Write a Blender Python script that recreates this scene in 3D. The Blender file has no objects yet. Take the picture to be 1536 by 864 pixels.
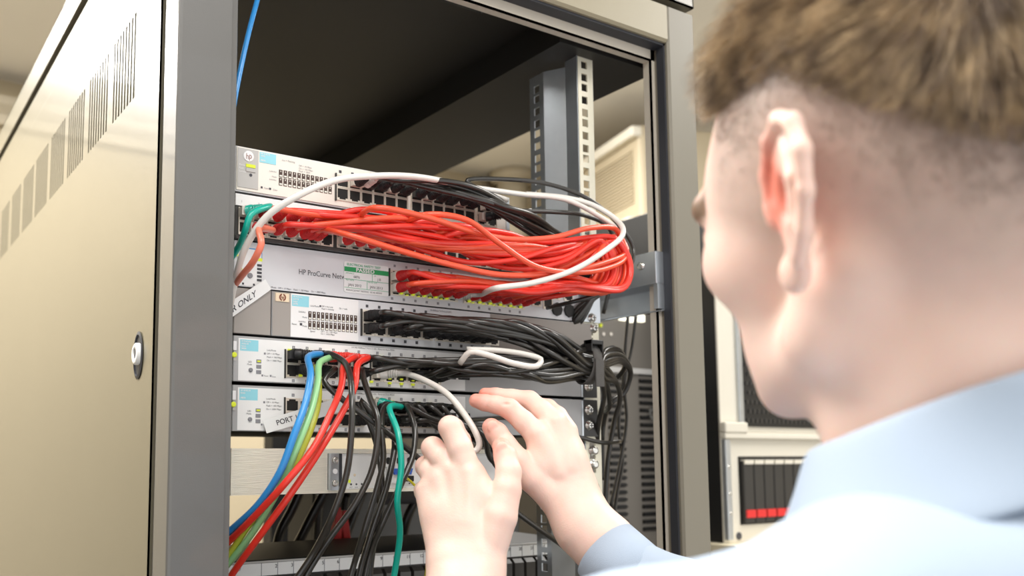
import bpy, math, random
import numpy as np
from mathutils import Vector, Matrix
random.seed(7)
rng = np.random.default_rng(7)
PI = math.pi
scene = bpy.context.scene
COL = scene.collection
S = 0.001                      # all lengths below are millimetres
ZO = 1600.0                    # height of the datum (foot of the third switch) above the floor

# ------------------------------------------------------------------ camera maths
CR = np.array([[0.8560937889775552,-0.5168199383038206,0.0007588449696605028],
               [0.0502837534838976,0.08183173515503123,-0.995376868958229],
               [0.514368514403461,0.8521741127804527,0.09604328658071098]])
CP = np.array([-221.136,-760.537,-153.894])
CF, CX, CY = 1332.387, 566.73, 552.22
def ray(u,v): return CR.T @ np.array([(u-CX)/CF,(v-CY)/CF,1.0])
def W(u,v,X=None,Y=None,Z=None):
    """the point of the place seen at (u,v) on the plane X=, Y= or Z="""
    d = ray(u,v)
    i,val = (0,X) if X is not None else ((1,Y) if Y is not None else (2,Z))
    return CP + d*(val-CP[i])/d[i]
def D(u,v,z):                    # the point seen at (u,v), z millimetres in front of the camera
    return CP + ray(u,v)*z
def fw(v): return Vector((v[0]*S, v[1]*S, (v[2]+ZO)*S))

# ------------------------------------------------------------------ materials
MATS = {}
def mat(name, col, rough=.5, metal=0., bump=0., bscale=200., noise=0., nscale=20., emit=None, estr=0., sss=0., trans=0., coat=0., spec=.5, stretch=None):
    m = bpy.data.materials.new(name); m.use_nodes = True
    nt = m.node_tree; b = nt.nodes['Principled BSDF']
    b.inputs['Base Color'].default_value = (*col,1)
    b.inputs['Roughness'].default_value = rough
    b.inputs['Metallic'].default_value = metal
    b.inputs['Specular IOR Level'].default_value = spec
    if coat: b.inputs['Coat Weight'].default_value = coat
    if trans: b.inputs['Transmission Weight'].default_value = trans
    if sss:
        b.inputs['Subsurface Weight'].default_value = sss
        b.inputs['Subsurface Radius'].default_value = (1,.35,.2)
        b.inputs['Subsurface Scale'].default_value = .006
    if emit:
        b.inputs['Emission Color'].default_value = (*emit,1); b.inputs['Emission Strength'].default_value = estr
    if noise or bump:
        tc = nt.nodes.new('ShaderNodeTexCoord'); src = tc.outputs['Object']
        if stretch:
            mp = nt.nodes.new('ShaderNodeMapping'); mp.inputs['Scale'].default_value = stretch
            nt.links.new(src, mp.inputs['Vector']); src = mp.outputs['Vector']
    if noise:
        n = nt.nodes.new('ShaderNodeTexNoise'); n.inputs['Scale'].default_value = nscale; n.inputs['Detail'].default_value = 4
        nt.links.new(src, n.inputs['Vector'])
        r = nt.nodes.new('ShaderNodeMapRange'); r.inputs['To Min'].default_value = 1-noise; r.inputs['To Max'].default_value = 1+noise
        nt.links.new(n.outputs['Fac'], r.inputs['Value'])
        mx = nt.nodes.new('ShaderNodeVectorMath'); mx.operation = 'SCALE'; mx.inputs[0].default_value = col
        nt.links.new(r.outputs['Result'], mx.inputs['Scale']); nt.links.new(mx.outputs['Vector'], b.inputs['Base Color'])
    if bump:
        n2 = nt.nodes.new('ShaderNodeTexNoise'); n2.inputs['Scale'].default_value = bscale; n2.inputs['Detail'].default_value = 3
        nt.links.new(src, n2.inputs['Vector'])
        bp = nt.nodes.new('ShaderNodeBump'); bp.inputs['Strength'].default_value = bump; bp.inputs['Distance'].default_value = .001
        nt.links.new(n2.outputs['Fac'], bp.inputs['Height']); nt.links.new(bp.outputs['Normal'], b.inputs['Normal'])
    MATS[name] = m
    return m
M = MATS
mat('cabinet_paint_lit', (.33,.29,.20), .38, bump=.12, bscale=900, noise=.05, nscale=6)  # cabinet paint again, the lintel's brighter light put into the colour
mat('post_paint_shaded', (.125,.122,.115), .38, bump=.12, bscale=900, noise=.05, nscale=5, coat=.3)  # same paint as the other posts, left post's shade put into the colour
mat('wall_paint_low_bounce', (.22,.20,.17), .8)  # unseen left wall, darkened so it bounces less light onto the side panel
mat('cabinet_paint', (.155,.138,.094), .36, coat=.35, bump=.12, bscale=900, noise=.05, nscale=6)
mat('cabinet_front_paint', (.22,.20,.155), .42, bump=.12, bscale=900, noise=.05, nscale=5)
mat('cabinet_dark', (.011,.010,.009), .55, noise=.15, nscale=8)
mat('gasket', (.03,.032,.04), .5)
mat('flange', (.55,.50,.42), .35)
mat('galvanised', (.62,.66,.70), .3, metal=.85, noise=.15, nscale=30)
mat('rail_zinc', (.80,.76,.62), .38, metal=.45, noise=.08, nscale=40)
mat('brushed', (.86,.82,.70), .36, metal=.3, bump=.5, bscale=60, noise=.16, nscale=45, stretch=(1,1,22))
mat('grey_plastic', (.50,.49,.47), .45)
mat('switch_grey', (.42,.42,.42), .4, metal=.15)
mat('switch_grey_warm', (.36,.33,.30), .45)
mat('switch_silver', (.68,.69,.71), .38, metal=.15)
mat('faceplate_white', (.86,.86,.85), .4)
mat('faceplate_white_warm', (.84,.80,.72), .4)
mat('dark_steel', (.045,.043,.04), .45, metal=.2)
mat('black_plastic', (.012,.012,.012), .4)
mat('port_black', (.006,.005,.004), .6)
mat('port_shell', (.78,.72,.62), .35, metal=.5)
mat('jack_grey', (.055,.05,.045), .4)
mat('cabinet_grey', (.16,.145,.125), .5)
mat('led_lit', (.9,.9,.85), .4, emit=(1,.95,.75), estr=1.6)
mat('ink', (.06,.06,.07), .6)
mat('ink_grey', (.25,.25,.27), .6)
mat('white_ink', (.85,.85,.85), .5)
mat('cyan_label', (.30,.68,.78), .45)
mat('blue_label', (.02,.25,.60), .45)
mat('paper', (.86,.87,.86), .55)
mat('green_print', (.02,.33,.10), .55)
mat('green_text', (.08,.42,.22), .55)
mat('badge_cream', (.85,.70,.50), .4)
mat('brown_ink', (.22,.06,.03), .5)
mat('led_brown', (.07,.04,.03), .4)
mat('led_white', (.85,.84,.75), .4)
mat('led_green', (.50,.56,.03), .35, emit=(.60,.66,.02), estr=.4)
mat('screw', (.75,.74,.70), .25, metal=.9)
mat('cream_desk', (.80,.72,.52), .45)
mat('wall_paint', (.52,.44,.30), .8, noise=.03, nscale=2)
mat('ceiling_paint', (.80,.78,.74), .85, noise=.04, nscale=3)
mat('floor_vinyl', (.14,.125,.10), .5, noise=.08, nscale=8)
mat('trim_paint', (.60,.53,.40), .6)
mat('aircon', (.46,.39,.27), .5)
mat('cream_server', (.72,.68,.58), .45)
mat('red_plastic', (.75,.03,.03), .4)
mat('vga_blue', (.03,.12,.55), .4)
mat('clear_plastic', (.80,.74,.66), .15, spec=.7)

# ------------------------------------------------------------------ mesh building
class MB:
    def __init__(s): s.v=[]; s.f=[]; s.sm=[]; s.mi=[]; s.cur=0
    def add(s, verts, faces, smooth=False):
        o=len(s.v); s.v.extend([tuple(map(float,p)) for p in verts])
        for f in faces: s.f.append(tuple(i+o for i in f)); s.sm.append(smooth); s.mi.append(s.cur)
        return s
    def box(s, x0,x1,y0,y1,z0,z1):
        v=[(x,y,z) for x in (x0,x1) for y in (y0,y1) for z in (z0,z1)]
        return s.add(v,[(0,1,3,2),(4,6,7,5),(0,4,5,1),(2,3,7,6),(0,2,6,4),(1,5,7,3)])
    def obox(s, c, ax, ay, az, hx, hy, hz):
        c,ax,ay,az=[np.array(q,float) for q in (c,ax,ay,az)]
        v=[c+ax*i*hx+ay*j*hy+az*k*hz for i in (-1,1) for j in (-1,1) for k in (-1,1)]
        return s.add(v,[(0,1,3,2),(4,6,7,5),(0,4,5,1),(2,3,7,6),(0,2,6,4),(1,5,7,3)])
    def bbox(s, x0,x1,y0,y1,z0,z1,b=1.0):
        """box with its four front (-Y) corners' long edges chamfered"""
        prof=[(x0+b,y0),(x1-b,y0),(x1,y0+b),(x1,y1),(x0,y1),(x0,y0+b)]
        return s.prism([(p[0],p[1]) for p in prof],'z',z0,z1)
    def prism(s, poly, axis, a, b, smooth=False):
        n=len(poly)
        def P(p,h):
            if axis=='z': return (p[0],p[1],h)
            if axis=='y': return (p[0],h,p[1])
            return (h,p[0],p[1])
        v=[P(p,a) for p in poly]+[P(p,b) for p in poly]
        s.add(v,[tuple(range(n))[::-1],tuple(range(n,2*n))])
        o=len(s.v)-2*n
        for i in range(n):
            j=(i+1)%n; s.f.append((o+i,o+j,o+n+j,o+n+i)); s.sm.append(smooth); s.mi.append(s.cur)
        return s
    def lathe(s, c, axis, prof, n=20, smooth=True):
        """prof: list of (distance along axis, radius)"""
        c=np.array(c,float); a=np.array(axis,float); a/=np.linalg.norm(a)
        t=np.array([0,0,1.]) if abs(a[2])<.9 else np.array([1.,0,0])
        e1=np.cross(a,t); e1/=np.linalg.norm(e1); e2=np.cross(a,e1)
        v=[];f=[]
        for d,r in prof:
            for k in range(n):
                th=2*PI*k/n; v.append(c+a*d+(e1*math.cos(th)+e2*math.sin(th))*max(r,1e-3))
        m=len(prof)
        for i in range(m-1):
            for k in range(n):
                k2=(k+1)%n; f.append((i*n+k,i*n+k2,(i+1)*n+k2,(i+1)*n+k))
        s.add(v,f,smooth); o=len(s.v)-len(v)
        for ring in (0,m-1):
            s.f.append(tuple(o+ring*n+k for k in range(n))); s.sm.append(False); s.mi.append(s.cur)
        return s
    def cyl(s,p0,p1,r,n=20,smooth=True):
        p0=np.array(p0,float);p1=np.array(p1,float);L=np.linalg.norm(p1-p0)
        return s.lathe(p0,p1-p0,[(0,r),(L,r)],n,smooth)
    def tube(s, path, r, n=8, radii=None):
        P=np.array(path,float); m=len(P)
        T=np.gradient(P,axis=0); T/=np.linalg.norm(T,axis=1)[:,None]+1e-12
        ref=np.array([0,0,1.]) if abs(T[0][2])<.9 else np.array([0,1.,0])
        e1=np.cross(T[0],ref); e1/=np.linalg.norm(e1)
        v=[];f=[]
        for i in range(m):
            e1=e1-T[i]*(e1@T[i]); e1/=np.linalg.norm(e1)+1e-12; e2=np.cross(T[i],e1)
            rr=radii[i] if radii is not None else r
            for k in range(n):
                th=2*PI*k/n; v.append(P[i]+(e1*math.cos(th)+e2*math.sin(th))*rr)
        for i in range(m-1):
            for k in range(n):
                k2=(k+1)%n; f.append((i*n+k,i*n+k2,(i+1)*n+k2,(i+1)*n+k))
        f.append(tuple(range(n))[::-1]); f.append(tuple(range((m-1)*n,m*n)))
        return s.add(v,f,True)
    def build(s, name, material, parent=None, bevel=0., org=None):
        """org = millimetre position of the root, None for a top-level mesh centred on its own bounds' foot"""
        V=np.array(s.v)
        if parent is not None: o=np.array(parent['_o'])
        elif org is not None: o=np.array(org,float)
        else:
            lo,hi=V.min(0),V.max(0); o=np.array([(lo[0]+hi[0])/2,(lo[1]+hi[1])/2,lo[2]])
        me=bpy.data.meshes.new(name)
        me.from_pydata(((V-o)*S).tolist(),[],s.f); me.update()
        me.polygons.foreach_set('use_smooth',s.sm)
        mats=material if isinstance(material,(list,tuple)) else [material]
        for mm in mats: me.materials.append(M[mm])
        if len(mats)>1: me.polygons.foreach_set('material_index',s.mi)
        ob=bpy.data.objects.new(name,me); COL.objects.link(ob)
        if parent is not None: ob.parent=parent
        else: ob.location=fw(o)
        ob['_o']=o.tolist()
        if bevel:
            b=ob.modifiers.new('bevel','BEVEL'); b.width=bevel*S; b.segments=2; b.limit_method='ANGLE'; b.angle_limit=math.radians(50)
        return ob
def empty(name, loc, label=None, cat=None, group=None):
    o=bpy.data.objects.new(name,None); COL.objects.link(o); o.location=fw(loc); o['_o']=list(map(float,loc)); o.empty_display_size=.01
    if label: tag(o,label,cat,group)
    return o
def tag(o,label,cat,group=None):
    o['label']=label; o['category']=cat
    if group: o['group']=group
    return o
def structure(o): o['kind']='structure'; return o
def copy_part(o, parent, off):
    c=o.copy(); COL.objects.link(c); c.parent=parent
    c.location=o.location+Vector([off[0]*S,off[1]*S,off[2]*S])
    return c

_txt={}
def text_geo(string):
    if string in _txt: return _txt[string]
    cu=bpy.data.curves.new('t','FONT'); cu.body=string; cu.size=1; cu.resolution_u=3
    ob=bpy.data.objects.new('t',cu); COL.objects.link(ob)
    bpy.context.view_layer.update()
    me=bpy.data.meshes.new_from_object(ob)
    v=np.array([tuple(q.co) for q in me.vertices]) if len(me.vertices) else np.zeros((0,3))
    f=[tuple(p.vertices) for p in me.polygons]
    bpy.data.objects.remove(ob); bpy.data.meshes.remove(me); bpy.data.curves.remove(cu)
    _txt[string]=(v,f); return v,f
def put_text(mb, string, x, z, size, y=-.3, rot=0., ex=(1,0,0), ez=(0,0,1), org=None, sx=1., bold=0.):
    v,f=text_geo(string)
    if not len(v): return
    c,s_=math.cos(rot),math.sin(rot)
    ex=np.array(ex,float);ez=np.array(ez,float)
    base=np.array([x,y,z]) if org is None else np.array(org,float)
    P=[base+ex*((p[0]*c*sx-p[1]*s_)*size)+ez*((p[0]*s_*sx+p[1]*c)*size) for p in v]
    mb.add(P,f)
    if bold:
        nrm=np.cross(ex,ez)
        for q,(dx,dz) in enumerate(((bold,0),(0,bold),(bold,bold))):
            mb.add([p+ex*dx+ez*dz+nrm*.03*(q+1) for p in P],f)
# ================================================================== the room
FLOOR=-ZO; CEIL=1000.; YB=2120.; XR=3300.
m=MB().box(-2600,XR+80,-1750,YB+80,FLOOR-60,FLOOR); structure(m.build('floor','floor_vinyl'))
m=MB().box(-2600,XR+80,-1750,YB+80,CEIL,CEIL+60); structure(m.build('ceiling','ceiling_paint'))
m=MB().box(-2600,XR+80,YB,YB+80,FLOOR,CEIL); structure(m.build('wall_back','wall_paint'))
m=MB().box(XR,XR+80,-1750,YB,FLOOR,CEIL); structure(m.build('wall_right','wall_paint'))
m=MB().box(-2680,-2600,-1750,YB+80,FLOOR,CEIL); structure(m.build('wall_left','wall_paint_low_bounce'))
m=MB().prism([(YB,CEIL-150),(YB-30,CEIL-150),(YB-34,CEIL-120),(YB-60,CEIL-95),(YB-64,CEIL-70),(YB,CEIL-70)],'x',-2600,XR)
structure(m.build('trim_1','trim_paint',bevel=2))
m=MB().box(-2600,XR,YB-18,YB,FLOOR,FLOOR+110); structure(m.build('baseboard_back','trim_paint'))
# pipe riser in the corner seen through the cabinet
c=W(768,300,Y=YB-110)
m=MB(); m.cyl((c[0],c[1],FLOOR),(c[0],c[1],CEIL-30),62,28); m.lathe((c[0],c[1],CEIL-46),(0,0,1),[(0,62),(4,85),(24,92),(46,92)],28)
tag(m.build('pipe_riser','trim_paint'),'pale round pipe running up to the ceiling behind the cabinet','pipe')
# air conditioner seen between the mounting rail and the cabinet's right post
g=ray(236,680); g=np.array([g[0],g[1],0]); g/=np.linalg.norm(g)
P=W(930,205,Y=1250.)
nrm=np.array([-g[1],g[0],0]); 
if nrm@(CP-P)<0: nrm=-nrm
up=np.array([0,0,1.])
sgn=1 if g[1]<0 else -1; SA,SB=(-600,120) if g[1]<0 else (-120,600)
ac=empty('air_conditioner',(P[0],P[1],P[2]-420),'beige air conditioner with fine grille, seen past the perforated mounting rail','air conditioner')
def acbox(mb,s0,s1,d0,d1,z0,z1):
    c=P+g*(s0+s1)/2+nrm*(d0+d1)/2+up*(z0+z1)/2
    mb.obox(c,g,nrm,up,abs(s1-s0)/2,abs(d1-d0)/2,abs(z1-z0)/2)
m=MB(); acbox(m,SA,SB,-330,0,-330,0); m.build('housing','aircon',ac,bevel=14)
m=MB(); 
for k in range(17): acbox(m,SA+40,SB-40,-2,5,-75-k*10.5,-70-k*10.5)
m.build('grille','aircon',ac)
m=MB(); acbox(m,SA,SB,-10,26,-40,-6); m.build('top_lip','cream_server',ac,bevel=6)
m=MB(); acbox(m,SA+30,SB-30,-4,30,-322,-292); m.build('outlet_flap','cream_server',ac,bevel=5)

# recessed ceiling panels: the aisle lamp, and unseen ones added as fill
def lamp_panel(x,y,w,d,power,label,col=(1,.975,.94)):
    r=empty('ceiling_light',(x,y,CEIL-4),label,'ceiling light','recessed ceiling lights')
    m=MB().box(x-w/2-20,x-w/2,y-d/2-20,y+d/2+20,CEIL-14,CEIL-1).box(x+w/2,x+w/2+20,y-d/2-20,y+d/2+20,CEIL-14,CEIL-1)
    m.box(x-w/2,x+w/2,y-d/2-20,y-d/2,CEIL-14,CEIL-1).box(x-w/2,x+w/2,y+d/2,y+d/2+20,CEIL-14,CEIL-1)
    m.build('frame','faceplate_white',r)
    MB().box(x-w/2,x+w/2,y-d/2,y+d/2,CEIL-6,CEIL-2).build('diffuser','diffuser',r)
    L=bpy.data.lights.new('ceiling_lamp','AREA'); L.shape='RECTANGLE'; L.size=w*S; L.size_y=d*S; L.energy=power; L.color=col
    o=bpy.data.objects.new('lamp',L); COL.objects.link(o); o.parent=r; o.location=(0,0,-.014)
mat('diffuser',(.9,.9,.88),.5,emit=(1,.97,.92),estr=2.2)

# ================================================================== the cabinet
XB,XA,YF=6.6,61.5,-58.
XRI,XRO=613.6,661.7
DEP=1120.; ZBOT=-1560.
cab=empty('server_cabinet',(330,500,ZBOT-40),'tall beige open-fronted server cabinet holding the switches and cables','server cabinet')
# side panel with eight groups of real slots
zt,zb=277.,190.
groups=[(161.2-87,161.2),(269.-90,269.),(378.6-90,378.6),(486.9-90.7,486.9),(596.1-90.9,596.1),(702.1-90.2,702.1),(810.1-88,810.1),(924-89,924)]
m=MB(); x0,x1=XB,XB+1.5
m.box(x0,x1,-7,DEP,zt,346); m.box(x0,x1,-7,DEP,ZBOT,zb)
ycur=-7
for a,b in groups:
    m.box(x0,x1,ycur,a,zb,zt); n=8; p=(b-a)/n
    for k in range(n): m.box(x0,x1,a+p*k+p*.5,a+p*(k+1),zb,zt)
    ycur=b
m.box(x0,x1,ycur,DEP,zb,zt)
m.prism([(x0,346),(x0+1.2,349),(x0+1.2,388),(x0+3,388),(x0+3,346)],'y',-7,DEP)
m.box(x0,x0+12,-7,-5.5,ZBOT,388)
side=m.build('side_panel','cabinet_paint',cab)
# panel latch
lc=W(208,533,X=XB)
m=MB(); n=24
ring=[];
for k in range(n):
    a=2*PI*k/n; ring.append((lc[1]+15*math.cos(a), lc[2]+22*math.sin(a)))
inner=[(lc[1]+12*math.cos(2*PI*k/n), lc[2]+19*math.sin(2*PI*k/n)) for k in range(n)]
v=[(XB-.8,)+p for p in ring]+[(XB-1.6,)+p for p in inner]+[(XB-.2,)+p for p in inner]
f=[(k,(k+1)%n,n+(k+1)%n,n+k) for k in range(n)]+[(n+k,n+(k+1)%n,2*n+(k+1)%n,2*n+k) for k in range(n)]+[tuple(2*n+k for k in range(n))]
m.add(v,f); la=m.build('latch','gasket',side)
m=MB().lathe((XB-.4,lc[1]-1,lc[2]+1),(-1,0,0),[(0,10),(3,10),(4,8.6),(4,5),(2.4,4.2)],24); m.build('lock_ring','faceplate_white',la)
m=MB().box(XB-4,XB-3,lc[1]-2.2,lc[1]+.4,lc[2]-5,lc[2]+7); m.build('keyhole','ink',la)
# seam and front posts
m=MB().box(XB+4,XB+30,-22,-6,ZBOT,388); m.build('seam_shade_backing','gasket',cab)  # dark strip backing the open gap, stands in for its shade
def post(x0,x1):
    b=3.
    prof=[(x0+b,YF),(x1-b,YF),(x1-.8,YF+.9),(x1,YF+b),(x1,-21),(x0,-21),(x0,YF+b),(x0+.8,YF+.9)]
    return MB().prism(prof,'z',ZBOT,388,True)
b=3.
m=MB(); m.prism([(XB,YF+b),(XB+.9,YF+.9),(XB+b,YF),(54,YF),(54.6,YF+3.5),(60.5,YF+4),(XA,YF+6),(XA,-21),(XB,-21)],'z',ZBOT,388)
m.build('front_post',['post_paint_shaded'],cab)
m=MB(); m.prism([(XRI,YF+b),(XRI+b*.8,YF),(XRO-b,YF),(XRO,YF+b),(XRO,-2),(XRI,-21)],'z',ZBOT,388); m.build('front_post','cabinet_front_paint',cab)
m=MB().prism([(YF,388),(YF,343+b),(YF+b,343),(-21,343),(-21,388)],'x',XA-7,XRI-1.1); m.build('front_lintel','cabinet_paint_lit',cab)
MB().box(XA,XRI,YF+12,-21,ZBOT,-1400).build('front_sill','cabinet_front_paint',cab)
# dark rubber channel and pale inner flange round the opening
m=MB().box(XRI-2.6,XRI,YF+6,-41,ZBOT,343).box(XA,XRI,YF+6,-36,340,343); m.build('door_seal','gasket',cab)
m=MB(); m.box(606.5,617,-36,-33,ZBOT,343).box(XA,617,-36,-33,327,343).box(606.5,608,-36,-24,ZBOT,343).box(XA,617,-36,-24,327,328.5); m.build('inner_flange','flange',cab)
# lid: recessed band, rim, top plate left open over the front part
m=MB().box(XB+8,XB+10,-45,DEP-10,386,399).box(XB+8,XRO-10,-45,-43,386,399).box(XRO-12,XRO-10,-45,DEP-10,386,399); m.build('lid_recess','cabinet_dark',cab)
m=MB().box(XB-2,XB,YF,DEP,398,440).box(XB-2,XRO,YF,YF+2,398,440).box(XRO-2,XRO,YF,DEP,398,440)
m.box(XB-2,XRO,420,DEP,438,440).box(XB-2,XRO,YF,-10,438,440).box(XB,XB+10,YF,DEP,398,400).box(XB,XRO,YF,YF+14,398,400); m.build('lid','cabinet_paint',cab)
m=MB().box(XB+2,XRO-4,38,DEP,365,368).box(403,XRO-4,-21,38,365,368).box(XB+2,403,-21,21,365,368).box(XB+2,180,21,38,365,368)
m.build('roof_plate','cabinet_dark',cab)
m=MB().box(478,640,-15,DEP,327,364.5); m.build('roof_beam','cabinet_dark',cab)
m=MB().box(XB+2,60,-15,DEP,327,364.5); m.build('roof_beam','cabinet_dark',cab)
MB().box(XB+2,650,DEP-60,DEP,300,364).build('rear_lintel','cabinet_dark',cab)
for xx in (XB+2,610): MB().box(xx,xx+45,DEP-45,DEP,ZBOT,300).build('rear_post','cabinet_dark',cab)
MB().box(XB,XRO,YF,DEP,ZBOT-20,ZBOT).build('floor_plate','cabinet_dark',cab)
for xx in (40,620):
    for yy in (0,DEP-60): MB().lathe((xx,yy,ZBOT-40),(0,0,1),[(0,24),(8,24),(10,10),(20,10)],20).build('foot','cabinet_dark',cab)
# ceiling cable that hangs through the roof
# ------------------------------------------------------------------ mounting rails
def holes_z(z0,z1):
    z=302.1; k=0; out=[]
    st=[15.875,15.875,12.7]
    zz=z+15.875*2
    while zz>z1: zz-=st[k%3]; k+=1
    while zz>z0: out.append(zz); zz-=st[k%3]; k+=1
    return out
def rail(name,xi,xo,sgn):
    """front strip with square holes from xi (inner edge) to xo (outer edge)"""
    a,b=min(xi,xo),max(xi,xo)
    r=empty('mounting_rail',((a+b)/2,20,ZBOT),name,'mounting rail')
    hz=holes_z(ZBOT+20,335); h0=xi+sgn*6.5; h1=h0+sgn*9.5; ha,hb=min(h0,h1),max(h0,h1)
    m=MB(); m.box(a,ha,2,4,ZBOT,327); m.box(hb,b,2,4,ZBOT,327)
    prev=327
    for z in hz:
        if z+4.7>326: continue
        m.box(ha,hb,2,4,z+4.7,prev); prev=z-4.7
    m.box(ha,hb,2,4,ZBOT,prev)
    m.build('hole_strip','rail_zinc',r)
    # the folded channel behind it
    m=MB(); t=1.6
    m.box(xi-t/2,xi+t/2,2,22,ZBOT,327)
    m.prism([(xi-t/2,22),(xi+t/2,22),(xi-sgn*0+t/2-14*sgn,46),(xi-t/2-14*sgn,46)],'z',ZBOT,320)
    m.build('web','galvanised',r)
    m=MB(); xf=xi-14*sgn
    prev=320
    for z in hz:
        if z+5>318: continue
        m.box(xf-t/2,xf+t/2,54,64,z+4.7,prev); prev=z-4.7
    m.box(xf-t/2,xf+t/2,54,64,ZBOT,prev); m.box(xf-t/2,xf+t/2,46,54,ZBOT,320); m.box(xf-t/2,xf+t/2,64,72,ZBOT,320)
    m.build('rear_flange','galvanised',r)
    return r
rail('galvanised right mounting rail with square holes, rising above the switches',521,546.5,1)
rail('galvanised left mounting rail hidden behind the left front post',80,54.5,-1)
# bracket from the rail to the right post
br=empty('rail_bracket',(600,10,16),'galvanised horizontal bracket joining the right rail to the cabinet post','bracket')
m=MB(); m.prism([(598,87),(600,87),(600,50),(622,47),(622,18),(606,15),(606,17),(620,20),(620,45),(598,48)],'y',-42,120)
m.build('channel','galvanised',br,bevel=.8)
m=MB().box(545,600,58,60,18,60); m.build('tab','galvanised',br)
m=MB().lathe((598,-20,72),(-1,0,0),[(0,4.5),(3,4.5),(3.2,3)],16); m.build('bolt','screw',br)
MB().box(597.4,598.2,22,32,64,72).build('slot','port_black',br)
m=MB().box(600,622,-42,-36,18,87); m.build('end_tab','galvanised',br)

# ================================================================== switches
def port_proto(y0=0.):
    """one jack: pale shell round a dark opening, 13.4 wide, 12.4 tall, origin at its lower left corner"""
    m=MB(); w,h=13.9,12.9; t=1.1
    m.box(0,t,y0-1.2,y0+2,0,h).box(w-t,w,y0-1.2,y0+2,0,h).box(t,w-t,y0-1.2,y0+2,0,t).box(t,w-t,y0-1.2,y0+2,h-t,h)
    m.box(t,3.4,y0-1,y0+1.5,t,2.6).box(w-3.4,w-t,y0-1,y0+1.5,t,2.6)
    return m
me_shell=None
def make_jack(parent,x,z,flip=False,led=None):
    global jack0
    if jack0 is None:
        m=port_proto(); m.cur=1
        m.box(1,12.9,-.4,0.4,1,11.9); m.box(4.6,9.3,-.6,.2,.9,2.4)
        V=np.array(m.v); me=bpy.data.meshes.new('port'); me.from_pydata((V*S).tolist(),[],m.f); me.update()
        me.materials.append(M['port_shell']); me.materials.append(M['port_black']); me.polygons.foreach_set('material_index',m.mi); jack0=me
    o=bpy.data.objects.new('port',jack0); COL.objects.link(o); o.parent=parent
    po=parent['_o']; o.location=((x-po[0])*S,(-.0-po[1])*S,(z-po[2])*S)
    if flip: o.scale=(1,1,-1); o.location.z+=12.9*S
    return o
jack0=None
def jacks(parent,x0,cols,ztop,zbot,pitch=14.3,rows=2):
    h=(ztop-zbot)/rows
    for c in range(cols):
        for r in range(rows): make_jack(parent,x0+c*pitch,zbot+r*h+(h-12.9)/2,flip=(r==1 and rows==2))
def led(parent,pts,name='status_light',matn='led_green',w=2.6,h=2.2,d=.9):
    for (x,z) in pts: MB().box(x-w/2,x+w/2,-d-.9,0,z-h/2,z+h/2).build(name,matn,parent)
def body(parent,x0,x1,z0,z1,face,depth=240,y0=0.):
    MB().bbox(x0,x1,y0,depth,z0,z1,.8).build('chassis','dark_steel' if face is None else face,parent)
def screw(parent,x,z,r=4.6,y=-1.5):
    m=MB().lathe((x,y,z),(0,-1,0),[(0,r*1.25),(.9,r*1.25),(1.0,r),(3.6,r*.92),(4.6,r*.6)],18); s_=m.build('screw','screw',parent)
    MB().box(x-r*.65,x+r*.65,y-4.9,y-4.3,z-.6,z+.6).box(x-.6,x+.6,y-4.9,y-4.3,z-r*.65,z+r*.65).build('screw_slot','ink',s_)
def ear(parent,z0,z1,matn,x1=546):
    m=MB().box(514,x1,-1.6,.4,z0,z1); m.build('rack_ear',matn,parent)
def squares(mb,xs,z,s=3.2,y=-.35):
    for x in xs: mb.box(x-s/2,x+s/2,y,0,z-s/2,z+s/2)
def ledwin(parent,x0,x1,n,ztop,zbot,dark='led_brown'):
    p=(x1-x0)/n; h=(ztop-zbot)
    m=MB(); mm=MB()
    for r in range(2):
        za=ztop-h*(.0 if r==0 else .53); zb_=za-h*.47
        for k in range(n):
            a=x0+p*k+p*.14; b_=x0+p*(k+1)-p*.14
            m.box(a,b_,-.5,0,zb_,za); mm.box(a+.5,b_-.5,-.7,-.5,zb_+.5,zb_+2.0)
            mm.box((a+b_)/2-.35,(a+b_)/2+.35,-.65,-.5,za-2.2,za-.9)
    m.build('indicator_window',dark,parent); mm.build('indicator_lamp','led_white',parent)
def blue(parent,x0,x1,z0,z1,lines,matn='cyan_label'):
    MB().box(x0,x1,-.35,0,z0,z1).build('model_label',matn,parent)
    m=MB(); h=(z1-z0)/(len(lines)+.6)
    for i,t in enumerate(lines):
        if t: put_text(m,t,x0+1,z1-h*(i+1),h*.95,-.45,sx=.8,bold=.08)
    m.build('lettering','white_ink',parent)
def small_text(parent,items,matn='ink_grey'):
    m=MB()
    for t,x,z,s in items: put_text(m,t,x,z,s,-.45)
    m.build('lettering',matn,parent)

# --- topmost switch
s1=empty('network_switch',(245,0,90),'topmost white network switch with grey badge panel and two rows of port indicators','network switch')
body(s1,82,408,90,133.4,'switch_silver')
MB().bbox(83,407,-1.4,0,91.5,132.6,.5).build('faceplate','faceplate_white_warm',s1)
MB().box(84,104.7,-2,-1.4,94,131.5).build('badge_panel','grey_plastic',s1)
for o in (): pass
def shift(parent_fn): pass
m=MB().lathe((94.5,-2,124.6),(0,-1,0),[(0,5.2),(.5,5.2),(.6,4.9)],28); m.build('logo_disc','white_ink',s1)
m=MB(); put_text(m,'h',91.6,121.6,8,-2.75,sx=.8); put_text(m,'p',94.6,122.4,8,-2.75,sx=.8); m.build('logo_letters','brown_ink',s1)
m=MB(); 
for i,t in enumerate(('Power','Fault','Locator')): put_text(m,t,85.2,114.6-3.1*i,2.4,-2.2)
m.build('lettering','white_ink',s1)
MB().box(92,101.5,-2.7,-2,114,117).build('status_light','led_green',s1)
MB().box(92,101.5,-2.9,-2,109.8,113).build('status_window','grey_plastic',s1)
MB().lathe((97,-2,106.8),(0,-1,0),[(0,1.5),(.4,1.5)],12).build('reset_hole','ink',s1)
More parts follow.
